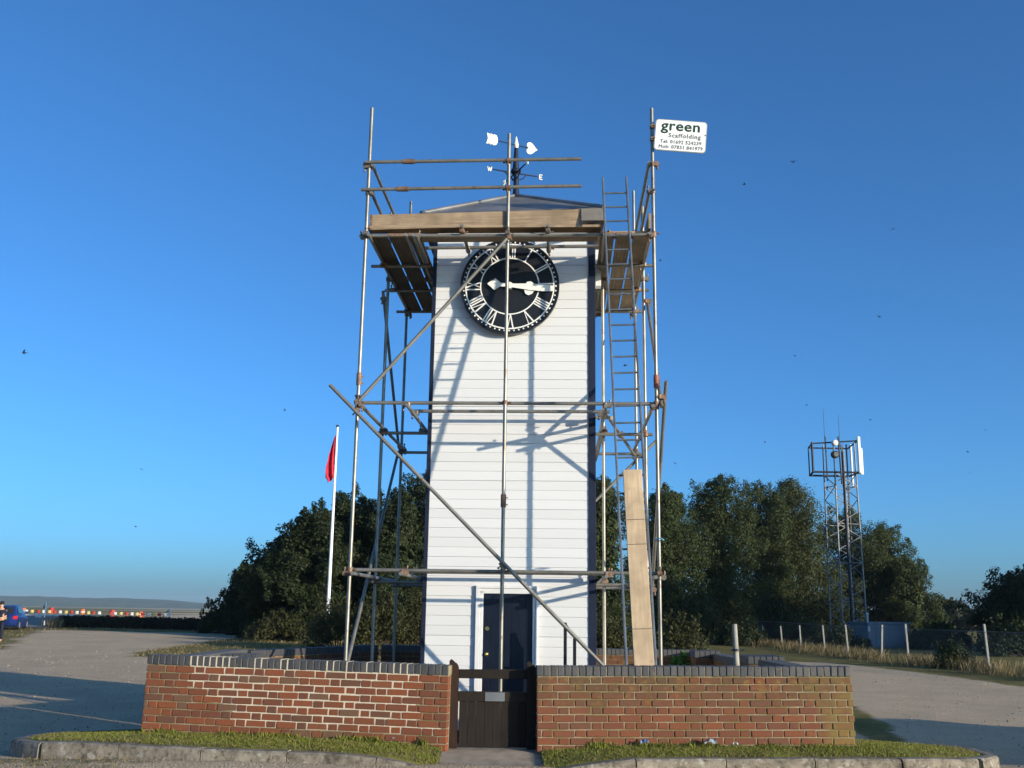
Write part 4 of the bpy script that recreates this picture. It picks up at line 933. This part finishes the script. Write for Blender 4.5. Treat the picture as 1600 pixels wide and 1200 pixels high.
# ------------------------------------------------------------------ lattice mast with antennas
MD = 75.0; m0 = px(1325, 966, MD); mg = gh(m0.x, MD); MT = px(1320, 742, MD).z - mg; MTT = px(1320, 690, MD).z - mg
mast = thing('lattice_mast', 'tall grey lattice mast with a square antenna frame on top, rising beyond the fence', 'antenna mast', (m0.x, MD, mg), (0, 0, radians(10)))
lw = .82
legs = [(-lw, -lw), (lw, -lw), (lw, lw), (-lw, lw)]
for x, y in legs: m = MB(); m.path([(x * 1.12, y * 1.12, 0), (x, y, MTT - .2)], [.065, .055], 8); m.build('leg', M_mast, mast)
nb = 13
for k in range(4):
    (x0, y0), (x1, y1) = legs[k], legs[(k + 1) % 4]
    for j in range(nb):
        za = MT * j / nb; zb = MT * (j + 1) / nb; ka = 1.12 - .12 * za / MTT; kb = 1.12 - .12 * zb / MTT; m = MB()
        if j % 2: m.tube((x0 * ka, y0 * ka, za), (x1 * kb, y1 * kb, zb), .034, n=6)
        else: m.tube((x1 * ka, y1 * ka, za), (x0 * kb, y0 * kb, zb), .034, n=6)
        if j % 3 == 0: m.tube((x0 * ka, y0 * ka, za), (x1 * ka, y1 * ka, za), .03, n=6)
        m.build('lattice_brace', M_mast, mast)
for x, nm in ((.12, 'cable_ladder'),):
    m = MB()
    for s in (-.19, .19): m.box((x + s - .04, -.62, .2), (x + s + .04, -.54, MTT - .3))
    for k in range(40): m.tube((x - .19, -.58, .4 + k * MT / 40), (x + .19, -.58, .4 + k * MT / 40), .02, n=5)
    m.build(nm, M_dark, mast)
m = MB(); m.tube((-.18, -.9, .3), (-.18, -.9, MTT - .9), .10, n=8); m.build('feeder_cable_bundle', M_dark, mast)
zl, zh = MT + .05, MTT - .35; q = 1.95
m = MB(); P_ = [(-q - .45, -.6), (q * .45, -1.2), (q * .62, .9), (-q * .9, 1.3)]
for z in (zl, zh):
    for k in range(4): m.tube((*P_[k], z + (.25 if z == zh and k == 1 else 0)), (*P_[(k + 1) % 4], z + (.25 if z == zh and k == 0 else 0)), .075 if z == zl else .055, n=8)
m.tube((*P_[0], zl), (*P_[0], zh + .1), .09, n=8); m.tube((*P_[3], zl), (*P_[3], zh), .05, n=8); m.build('head_frame', M_dark, mast)
m = MB(); m.tube((-.55, -1.25, zl - .9), (-.62, -1.2, zh + .5), .06, n=8); m.build('antenna_pole', M_dark, mast); m = MB(); m.tube((-.45, 1.1, zl - .4), (-.45, 1.1, zh + .9), .05, n=8); m.build('antenna_pole', M_dark, mast)
for (x, y, z), r_, mt in (((-.95, -1.3, zh - .0), .22, M_panelw), ((-.95, -1.25, zh - .85), .28, M_dark)):
    m = MB(); m.tube((x, y + .16, z), (x, y - .10, z), r_, r_ * .96, n=16); m.tube((x, y - .10, z), (x, y - .16, z), r_ * .96, r_ * .6, n=16); m.build('dish', mt, mast)
for x, y, z0_, z1_, w_ in ((.92, -1.3, zl - .05, zh + .55, .12), (1.48, -.5, zl - .05, zh - .15, .13), (1.30, .6, zl - .8, zh + .3, .08)):
    m = MB(); m.box((x - w_, y - .07, z0_), (x + w_, y + .07, z1_), bev=.04); m.build('panel_antenna', M_panelw, mast)
for x, y, h_ in ((-.5, 1.1, 3.1), (.6, .9, 2.6)): m = MB(); m.tube((x, y, zh), (x, y, zh + h_), .022, .012, n=5); m.build('whip_antenna', M_dark, mast)
# cabin
cb = px(1388, 972, 62); cg = gh(cb.x, 62)
cab = thing('equipment_cabin', 'small grey steel equipment cabin behind the wire fence', 'cabin', (cb.x, 62, cg), (0, 0, radians(6))); hc = cb.z - cg
m = MB(); m.box((-1.28, 0, 0), (1.28, 2.6, hc - .10)); m.build('body', M_cabin, cab)
m = MB(); m.box((-1.36, -.08, hc - .10), (1.36, 2.68, hc)); m.build('roof', M_cabin, cab)
for k in range(6): m = MB(); m.box((-1.26 + k * .42, -.02, .05), (-1.26 + k * .42 + .40, -.001, hc - .12), bev=.008); m.build('panel', M_cabin, cab)
m = MB(); m.box((-1.30, -.05, hc - .55), (-1.16, -.025, hc - .25)); m.build('notice', M_panelw, cab)
m = MB(); m.tube((-1.22, .1, hc), (-1.22, .1, hc + .42), .06, n=8); m.ball((-1.22, .1, hc + .45), .09); m.build('vent_cowl', M_panelw, cab)

# ------------------------------------------------------------------ wire fence
fen = thing('wire_fence', 'chain-link fence on pale concrete posts along the right side of the yard', 'fence', (0, 0, 0)); ends = []
tops = [(1540, 975, 36), (1416, 975, 42), (1374, 976, 45.2), (1323, 976, 48.6), (1287, 977, 52), (1250, 977, 55.5), (1221, 978, 59), (1192, 978, 62), (1160, 977, 66)]
pp = []
for u, v, D in tops:
    t_ = px(u, v, D); x = t_.x; g_ = gh(x, D); m = MB(); le = random.uniform(-.05, .05) if u != 1374 else .16
    m.box((-.038, -.038, -.1), (.038, .038, t_.z - g_), bev=.01); o = m.build('post', M_fpost, fen); o.location = (x, D, g_); o.rotation_euler = (0, le * .6 - .02, 0); pp.append(Vector((x, D, 0)))
pp.insert(0, Vector((18.6, 26.5, 0))); pp.insert(2, None) if 0 else None
m_, nt, b = nodes('chain_link_mesh', .5, .4, .3); b.inputs['Base Color'].default_value = (.16, .17, .18, 1); uv = N(nt, 'UVMap'); uvs = N(nt, 'SeparateXYZ'); nt.links.new(uv.outputs[0], uvs.inputs[0])
def dia(sgn):
    a = math_(nt, 'ADD', math_(nt, 'MULTIPLY', uvs.outputs[0], 12.0), math_(nt, 'MULTIPLY', uvs.outputs[1], 12.0 * sgn)); a = math_(nt, 'FRACT', a); return math_(nt, 'LESS_THAN', a, .075)
wire = math_(nt, 'MAXIMUM', dia(1), dia(-1)); trn = N(nt, 'BsdfTransparent'); mx = N(nt, 'MixShader'); nt.links.new(wire, mx.inputs[0]); nt.links.new(trn.outputs[0], mx.inputs[1]); nt.links.new(b.outputs[0], mx.inputs[2]); nt.links.new(mx.outputs[0], nt.nodes['Material Output'].inputs[0])
M_chain = m_
for a, b_ in zip(pp, pp[1:]):
    za, zb = gh(a.x, a.y), gh(b_.x, b_.y); L = (b_ - a).length
    me = bpy.data.meshes.new('mesh_panel'); me.from_pydata([(a.x, a.y, za + .03), (b_.x, b_.y, zb + .03), (b_.x, b_.y, zb + 1.36), (a.x, a.y, za + 1.36)], [], [(0, 1, 2, 3)]); ul = me.uv_layers.new(name='UVMap')
    for i, c_ in enumerate(((0, 0), (L, 0), (L, 1.36), (0, 1.36))): ul.data[i].uv = c_
    me.materials.append(M_chain); put('mesh_panel', me, fen)
    w_ = MB(); w_.tube((a.x, a.y, za + 1.36), (b_.x, b_.y, zb + 1.36), .008, n=5); w_.build('top_wire', M_mast, fen)

# ------------------------------------------------------------------ race track edge: tyres, markers, car, spectator
TC = {'red': plain('red_tyre_paint', (.42, .05, .04), .7), 'white': plain('white_tyre_paint', (.62, .62, .60), .7), 'yellow': plain('yellow_tyre_paint', (.58, .47, .18), .7), 'orange': plain('orange_tyre_paint', (.58, .14, .05), .7)}
M_rubber = plain('black_rubber', (.012, .012, .013), .8)
def tyre(col, rows):
    m = MB(); n = 14
    for r_ in range(rows):
        z = .02 + r_ * .2
        ring = [(.12, z + .02), (.20, z), (.235, z + .05), (.235, z + .15), (.20, z + .20), (.12, z + .18)]; i0 = len(m.v)
        for i in range(n):
            a = 2 * pi * i / n; m.v += [(r * cos(a), r * sin(a), zz) for r, zz in ring]
        for i in range(n):
            for k in range(6): m.f.append((i0 + i * 6 + k, i0 + ((i + 1) % n) * 6 + k, i0 + ((i + 1) % n) * 6 + (k + 1) % 6, i0 + i * 6 + (k + 1) % 6)); m.m.append(0); m.sm.append(True)
    return m.mesh('tyre_stack', TC[col])
TM = {c_: tyre(c_, 2) for c_ in TC}
ordn = ['first', 'second', 'third', 'fourth', 'fifth', 'sixth', 'seventh', 'eighth', 'ninth', 'tenth', 'eleventh', 'twelfth']
seq = [(32, 'red'), (41, 'white'), (50, 'yellow'), (60, 'red'), (68, 'white'), (77, 'yellow'), (86, 'red'), (94, 'white'), (103, 'yellow'), (112, 'red'), (120, 'white'), (138, 'yellow'), (146, 'red'), (155, 'white'), (173, 'red'), (180, 'white'), (189, 'yellow'), (198, 'red'), (206, 'white'), (214, 'yellow'), (223, 'red'), (232, 'white'), (240, 'yellow'), (249, 'red'), (257, 'white')]
cnt = {}
for u, c_ in seq:
    k = cnt.get(c_, 0); cnt[c_] = k + 1; v = 954.5 + (u - 30) * .026; D = 96.0; p = px(u, v, D)
    o = put('tyre_stack', TM[c_], None, (p.x, D, p.z - .15), (0, 0, random.uniform(0, 3)), scale=(.68, .68, .66), label='%s %s-painted tyre stack from the left end of the far track barrier' % (ordn[k], c_), cat='tyre stack', group='painted tyre stacks along the track')
bk = MB(); a = px(24, 956.5, 97); b_ = px(266, 962, 97); bk.prism([(a.x, -.3), (b_.x, -.3), (b_.x, b_.z - .28), (a.x, a.z - .28)], 96.6, 98.2); bk.build('earth_bank', M_hill, None, kind='structure', label='earth bank carrying the tyre barrier')
for lab, u, v, c_ in (('orange marker drum beside the blue car', 37, 951, 'orange'), ('red marker drum standing above the tyres beyond the black frame', 81, 950.5, 'red'), ('orange marker drum above the start of the hedge', 129, 953, 'orange'), ('red marker drum behind the hedge', 176, 954, 'red'), ('orange marker drum behind the middle of the hedge', 220, 957, 'orange')):
    p = px(u, v, 98.5); dm = thing('marker_drum', lab, 'marker drum', (p.x, 98.5, p.z - .35), group='marker drums above the tyres'); m = MB(); m.tube((0, 0, -.5), (0, 0, .42), .23, .21, n=14); m.build('body', TC[c_], dm); m = MB(); m.tube((0, 0, .12), (0, 0, .22), .232, n=14, caps=False); m.build('band', TC['white'] if c_ == 'orange' else TC['red'], dm)
for k in range(8):
    p = px(40 + k * 10.2, 962.6, 84); m = MB(); m.box((-.30, -.2, -.12), (.30, .2, .12), bev=.03); m.build('kerb_block', TC['white'], None, loc=tuple(p), label='%s white block from the left along the sandy edge of the track' % ordn[k], cat='marker block', group='white blocks edging the track')
for k, u in enumerate((57.5, 62.5)):
    p = px(u, 961, 78); m = MB(); m.box((-.10, -.05, -.28), (.10, .05, .12), bev=.02); m.build('marker_board', TC['white'], None, loc=tuple(p), label=('upright white marker board nearest the car at the track edge', 'upright white marker board nearest the white flag post')[k], cat='marker board')
p = px(69.5, 964, 76); pk = thing('marker_post', 'thin white post with a small drooping pennant beside the track', 'post', (p.x, 76, p.z - .3)); hz = px(70.5, 940, 76).z - p.z + .3
m = MB(); m.tube((0, 0, 0), (.02, 0, hz), .045, n=8); m.build('pole', M_pole, pk); m = MB(); m.prism([(-.20, hz - .42), (-.02, hz - .50), (0, hz - .08), (-.06, hz - .12)], -.01, .01); m.build('pennant', M_postc, pk)
p = px(258, 954, 78); p2 = px(265, 960, 78); pk = thing('marker_post', 'white post with a bent arm standing above the right part of the hedge', 'post', (p2.x, 78, gh(p2.x, 78))); hz = px(265, 952, 78).z - gh(p2.x, 78)
m = MB(); m.tube((0, 0, 0), (0, 0, hz), .07, n=8); m.build('pole', M_pole, pk); m = MB(); m.tube((0, 0, hz), (-.32, 0, hz - .28), .05, n=6); m.build('arm', M_postc, pk)
p = px(316, 955.5, 68); g_ = gh(p.x, 68); pk = thing('marker_sign', 'small yellow and black marker sign at the right end of the hedge', 'sign', (p.x, 68, g_)); hz = p.z - g_
m = MB(); m.tube((0, .03, 0), (0, .03, hz), .03, n=6); m.build('pole', M_dark, pk); m = MB(); m.box((-.10, -.01, hz - .2), (.04, .015, hz + .2)); m.build('panel', TC['yellow'], pk); m = MB(); m.box((.042, -.01, hz - .2), (.12, .015, hz + .2)); m.build('panel', M_dark, pk)
a = px(64, 980, 66); b_ = px(78, 966, 66); fr = thing('metal_frame', 'low black open metal frame standing on the turf near the car', 'frame', (a.x, 66, a.z)); w_ = b_.x - a.x; h_ = b_.z - a.z
m = MB(); m.tube((0, 0, 0), (.06, 0, h_), .035, n=6); m.tube((w_ - .05, 0, 0), (w_, 0, h_), .035, n=6); m.tube((.06, 0, h_), (w_, 0, h_), .035, n=6); m.tube((.02, .25, 0), (.06, 0, h_), .03, n=6); m.tube((w_ - .02, .25, 0), (w_, 0, h_), .03, n=6); m.build('rails', M_dark, fr)
m = MB(); m.box((.13, .02, .12), (.19, .05, h_ * .72), bev=.01); m.build('white_strip', TC['white'], fr)

# blue hatchback seen from behind at the left edge
cx = px(24.5, 965, 62).x - .80; car = thing('parked_car', 'blue hatchback parked on the turf at the left edge, seen from behind', 'car', (cx, 62, gh(cx, 62)), (0, 0, radians(15)))
M_carp = plain('blue_car_paint', (.014, .040, .18), .3, .3, .08, 2, .5); M_glass = plain('dark_car_glass', (.02, .025, .03), .08, 0, .1, 2, .6); M_red = plain('red_lamp_plastic', (.55, .015, .03), .25, 0, .1, 9, .5); M_yel = plain('yellow_plate', (.70, .55, .06), .5)
m = MB(); secs = [(0.0, .74, .28, .78, .70), (.08, .80, .22, .86, .74), (.45, .845, .18, .90, .76), (1.2, .86, .16, .90, .77), (2.6, .86, .16, .88, .76), (3.5, .83, .18, .80, .66), (3.9, .70, .26, .66, .52)]
for y, w_, z0_, z1_, wt in secs: m.v += [(-w_ * .96, y, z0_), (-w_, y, z0_ + .2), (-w_ * .99, y, z1_ - .15), (-wt, y, z1_), (wt, y, z1_), (w_ * .99, y, z1_ - .15), (w_, y, z0_ + .2), (w_ * .96, y, z0_)]
for k in range(len(secs) - 1):
    for j in range(8): a = k * 8; m.f.append((a + j, a + (j + 1) % 8, a + 8 + (j + 1) % 8, a + 8 + j)); m.m.append(0); m.sm.append(False)
m.f += [tuple(range(8))[::-1], tuple(range(48, 56))]; m.m += [0, 0]; m.sm += [False] * 2
roofs = [(.10, .68, .86), (.42, .60, 1.36), (.75, .58, 1.43), (1.7, .59, 1.44), (2.2, .60, 1.38), (2.95, .68, .88)]; n0 = len(m.v)
for y, w_, z in roofs: m.v += [(-w_ - .0, y, z), (w_, y, z), (.76, y, .86), (-.76, y, .86)]
for k in range(5):
    for j in range(3) if 0 else range(4): a = n0 + k * 4; m.f.append((a + j, a + (j + 1) % 4, a + 4 + (j + 1) % 4, a + 4 + j)); m.m.append(0); m.sm.append(False)
m.f += [(n0, n0 + 1, n0 + 2, n0 + 3)]; m.m += [0]; m.sm += [False]; m.build('body', M_carp, car)
m = MB(); m.add([(-.58, .135, .93), (.58, .135, .93), (.52, .385, 1.32), (-.52, .385, 1.32)], [(0, 1, 2, 3)]); m.v = [(x, y - .012, z + .006) for x, y, z in m.v]; m.build('rear_window', M_glass, car)
for s in (-1, 1):
    m = MB(); m.add([(s * .765, .62, .93), (s * .765, 2.55, .93), (s * .625, 2.0, 1.36), (s * .61, .80, 1.37)], [(0, 1, 2, 3)]); m.v = [(x + s * .012, y, z) for x, y, z in m.v]; m.build('side_window', M_glass, car)
    m = MB(); m.box((s * .70 - .12, -.015, .62), (s * .70 + .12, .12, .82), bev=.02); m.build('tail_lamp', M_red, car)
    m = MB(); m.box((s * .86 + (0 if s > 0 else -.16), 2.05, .95), (s * .86 + (.16 if s > 0 else 0), 2.15, 1.07), bev=.02); m.build('mirror', M_carp, car)
    for y in (.72, 3.15):
        m = MB(); m.tube((s * .66, y, .29), (s * .865, y, .29), .30, n=18); w_o = m.build('wheel', M_rubber, car); m = MB(); m.tube((s * .862, y, .29), (s * .872, y, .29), .19, n=14); m.build('rim', M_cabin, w_o)
m = MB(); m.box((-.80, -.06, .34), (.80, .05, .52), bev=.03); m.build('bumper', M_carp, car)
m = MB(); m.box((-.26, -.03, .62), (.26, .005, .73)); m.build('number_plate', M_yel, car)

# spectator cut by the left edge
M_skin = plain('skin', (.52, .29, .20), .6, 0, .1, 8); M_shirt = plain('navy_clothing', (.012, .016, .035), .85, 0, .3, 6); M_hair = plain('dark_hair', (.02, .014, .010), .7)
px0 = px(5, 940, 48).x - .03
per = thing('person', 'person in dark navy clothes standing by the blue car, hands raised to the waist', 'person', (px0, 48, gh(px0, 48)))
def skin(name, V, E_, Rr, mat, parent, lv=1):
    me = bpy.data.meshes.new(name); me.from_pydata(V, E_, []); o = put(name, me, parent); o.modifiers.new('skin', 'SKIN'); o.modifiers.new('sub', 'SUBSURF').levels = lv; o.modifiers['sub'].render_levels = lv
    for i, r_ in enumerate(Rr): me.skin_vertices[0].data[i].radius = (r_, r_)
    me.skin_vertices[0].data[0].use_root = True; bpy.context.view_layer.update()
    nm = bpy.data.meshes.new_from_object(o.evaluated_get(bpy.context.evaluated_depsgraph_get())); o.modifiers.clear(); o.data = nm; nm.name = name; nm.materials.clear(); nm.materials.append(mat)
    for p_ in nm.polygons: p_.use_smooth = True
    return o
BV = [(0, 0, .95), (0, 0, 1.15), (0, .01, 1.38), (0, 0, 1.50), (0, -.02, 1.60), (0, -.03, 1.70), (-.18, 0, 1.40), (-.24, -.02, 1.14), (-.14, -.24, 1.06), (-.09, -.30, 1.07), (.18, 0, 1.40), (.25, -.02, 1.14), (.16, -.24, 1.05), (.11, -.31, 1.06), (-.10, 0, .86), (-.12, -.01, .48), (-.13, .02, .09), (-.14, -.14, .04), (.10, 0, .86), (.12, -.01, .48), (.13, .02, .09), (.14, -.14, .04)]
BE = [(0, 1), (1, 2), (2, 3), (3, 4), (4, 5), (2, 6), (6, 7), (7, 8), (8, 9), (2, 10), (10, 11), (11, 12), (12, 13), (0, 14), (14, 15), (15, 16), (16, 17), (0, 18), (18, 19), (19, 20), (20, 21)]
BR_ = [.14, .13, .14, .055, .085, .085, .06, .045, .035, .04, .06, .045, .035, .04, .09, .06, .045, .04, .09, .06, .045, .04]
skin('body', BV, BE, BR_, M_skin, per)
skin('shirt', [BV[i] for i in (0, 1, 2, 6, 7, 10, 11)], [(0, 1), (1, 2), (2, 3), (3, 4), (2, 5), (5, 6)], [.165, .155, .165, .078, .062, .078, .062], M_shirt, per)
skin('trousers', [BV[i] for i in (0, 14, 15, 16, 18, 19, 20)], [(0, 1), (1, 2), (2, 3), (0, 4), (4, 5), (5, 6)], [.155, .105, .078, .062, .105, .078, .062], M_shirt, per)
m = MB(); m.ball((0, -.005, 1.715), (.098, .108, .10), 12, 8); m.build('hair', M_hair, per)
m = MB(); m.prism([(-.012, 1.60), (.012, 1.60), (.006, 1.645), (-.006, 1.645)], -.145, -.10); m.build('nose', M_skin, per)
for s in (-1, 1):
    m = MB(); m.ball((s * .035, -.108, 1.655), (.012, .008, .008)); m.build('eye', M_hair, per)
    m = MB(); m.ball((s * .09, -.02, 1.63), (.012, .022, .032)); m.build('ear', M_skin, per)
    for k in range(4): m = MB(); bx = s * (.10 if s > 0 else .085) + (k - 1.5) * .018; m.path([(bx, -.32, 1.065), (bx - s * .01, -.365, 1.05), (bx - s * .015, -.38, 1.02)], [.009, .008, .006], 6); m.build('finger', M_skin, per)

# ------------------------------------------------------------------ birds and litter
def bird(u, v, span, D, label, bank=0.0, flap=.25):
    p = px(u, v, D); m = MB(); h_ = span / 2
    m.path([(0, -.5 * h_, 0), (0, -.2 * h_, .0), (0, .2 * h_, 0), (0, .55 * h_, 0)], [.02 * span, .085 * span, .075 * span, .02 * span], 6)
    for s in (-1, 1):
        w_ = [(0, -.2 * h_, .02 * h_), (s * .5 * h_, -.30 * h_, flap * .5 * h_), (s * h_, .18 * h_, flap * h_), (s * .45 * h_, .02 * h_, flap * .45 * h_), (0, .16 * h_, .02 * h_)]
        m.add(w_ + [(x, y, z - .012 * span) for x, y, z in w_], [(0, 1, 2, 3, 4), (9, 8, 7, 6, 5)] + [(i, i + 5, (i + 1) % 5 + 5, (i + 1) % 5) for i in range(5)])
    m.add([(-.10 * h_, .8 * h_, 0), (.10 * h_, .8 * h_, 0), (.03 * h_, .45 * h_, .02 * h_), (-.03 * h_, .45 * h_, .02 * h_)], [(0, 1, 2, 3)])
    return m.build('bird', M_black, None, loc=tuple(p), rot=(radians(random.uniform(-15, 15)), bank, random.uniform(-1.8, 1.8)), label=label, cat='bird', group='small dark birds in the sky')
for u, v, s_, lab in ((38, 551, .42, 'largest dark bird, high over the far left hedge'), (1240, 253, .34, 'dark bird high in the sky beyond the sign'), (1163, 288, .30, 'dark bird just below and right of the sign'), (1395, 358, .26, 'small bird alone in the upper right sky'), (1374, 495, .26, 'small bird high above the lattice mast'), (1032, 407, .24, 'small bird beside the tall corner tube under the sign'), (977, 571, .36, 'bird seen between the ladder rungs'),
                      (1242, 556, .22, 'tiny bird above the left part of the antenna head'), (445, 641, .24, 'bird left of the scaffold above the grove'), (221, 733, .26, 'bird low over the far left hedge'), (212, 823, .20, 'lowest tiny bird above the hills'), (1055, 724, .24, 'bird just above the treetops beside the scaffold'), (1360, 656, .20, 'tiny bird just right of the antenna head'), (1260, 633, .20, 'tiny bird just left of the antenna head'),
                      (1195, 691, .20, 'tiny bird above the birch'), (1512, 706, .22, 'bird over the gap at the right end of the wood'), (1540, 672, .20, 'tiny bird furthest right in the sky'), (1515, 739, .20, 'lower bird over the gap at the right end of the wood')):
    bird(u, v, s_, 46, lab, random.uniform(-.5, .5), random.uniform(.1, .5))
M_lit = [plain('blue_wrapper', (.12, .17, .30), .5), plain('pale_wrapper', (.26, .30, .34), .5), plain('white_paper', (.38, .37, .34), .8)]
for (x, y), s_, mt, lab in (((1.39, 10.86), .04, 0, 'small crumpled blue wrapper in the grass below the lichened wall'), ((2.05, 10.84), .06, 1, 'pale crumpled wrapper in the grass below the lichened wall'), ((2.30, 10.80), .03, 2, 'scrap of white paper in the grass below the lichened wall'), ((-1.15, 10.85), .022, 2, 'tiny white scrap in the grass below the pale-mortar wall')):
    m = MB(); nn = 5
    for j in range(nn):
        for i in range(nn): m.v.append(((i - 2) * s_ * .5 + random.uniform(-1, 1) * s_ * .15, (j - 2) * s_ * .35, random.uniform(0, 1) * s_ * 1.2))
    m.f = [(j * nn + i, j * nn + i + 1, (j + 1) * nn + i + 1, (j + 1) * nn + i) for j in range(nn - 1) for i in range(nn - 1)]; m.m = [0] * 16; m.sm = [False] * 16
    m.build('litter_wrapper', M_lit[mt], None, loc=(x, y, .235), rot=(0, 0, random.uniform(0, 3)), label=lab, cat='litter')

# unseen shed, added past the right edge to cast the yard's dark wedge
sh = thing('unseen_shed', 'unseen added timber shed beside the yard, outside the picture on the right', 'shed', (17.9, 9.1, gh(17.9, 9.1)))
m = MB(); m.box((.06, -5.9, 0), (2.6, -.06, 2.72)); m.build('body', M_gate2, sh); m = MB(); m.box((-.02, -6.0, 2.722), (2.72, .02, 2.80)); m.build('roof', M_cabin, sh)
for k in range(30): m = MB(); m.box((.035, -5.88 + k * .194, .05), (.058, -5.88 + k * .194 + .18, 2.7)); m.build('plank', M_gate2, sh)
# loose stones on the gravel
V = []; F = []; random.seed(5)
for _ in range(1100):
    if random.random() < .7: y = 12 + 30 * random.random() ** 1.5; x = -random.uniform(.28, .52) * y
    else: y = 12 + 22 * random.random() ** 1.4; x = random.uniform(.34, .52) * y
    if grass_amount(x, y) > .5 or (-5.4 < x < 5.3 and y < 14.5): continue
    s_ = random.uniform(.008, .022) * (1 + .02 * y); z = gh(x, y); i = len(V); a = random.uniform(0, 6)
    V += [(x + s_ * cos(a + k * 2.1) * random.uniform(.7, 1.3), y + s_ * sin(a + k * 2.1), z - .004) for k in range(3)] + [(x + random.uniform(-.3, .3) * s_, y, z + s_ * random.uniform(.6, 1.1))]
    F += [(i, i + 1, i + 3), (i + 1, i + 2, i + 3), (i + 2, i, i + 3)]
leafobj('gravel_stones', V, F, plain('pale_loose_stone', (.30, .24, .175), .9, 0, .5, 9), None, kind='stuff', label='loose pale stones scattered over the gravel')
sp = []
for _ in range(160): x = random.gauss(-29.6, .22); sp.append((x, 68.6 + random.gauss(0, .3), gh(x, 68.6)))
blades('hedge_end_grass', M_dry, sp, .3, .8, .03, 'tall straw-coloured grass at the near end of the dark hedge', .2)
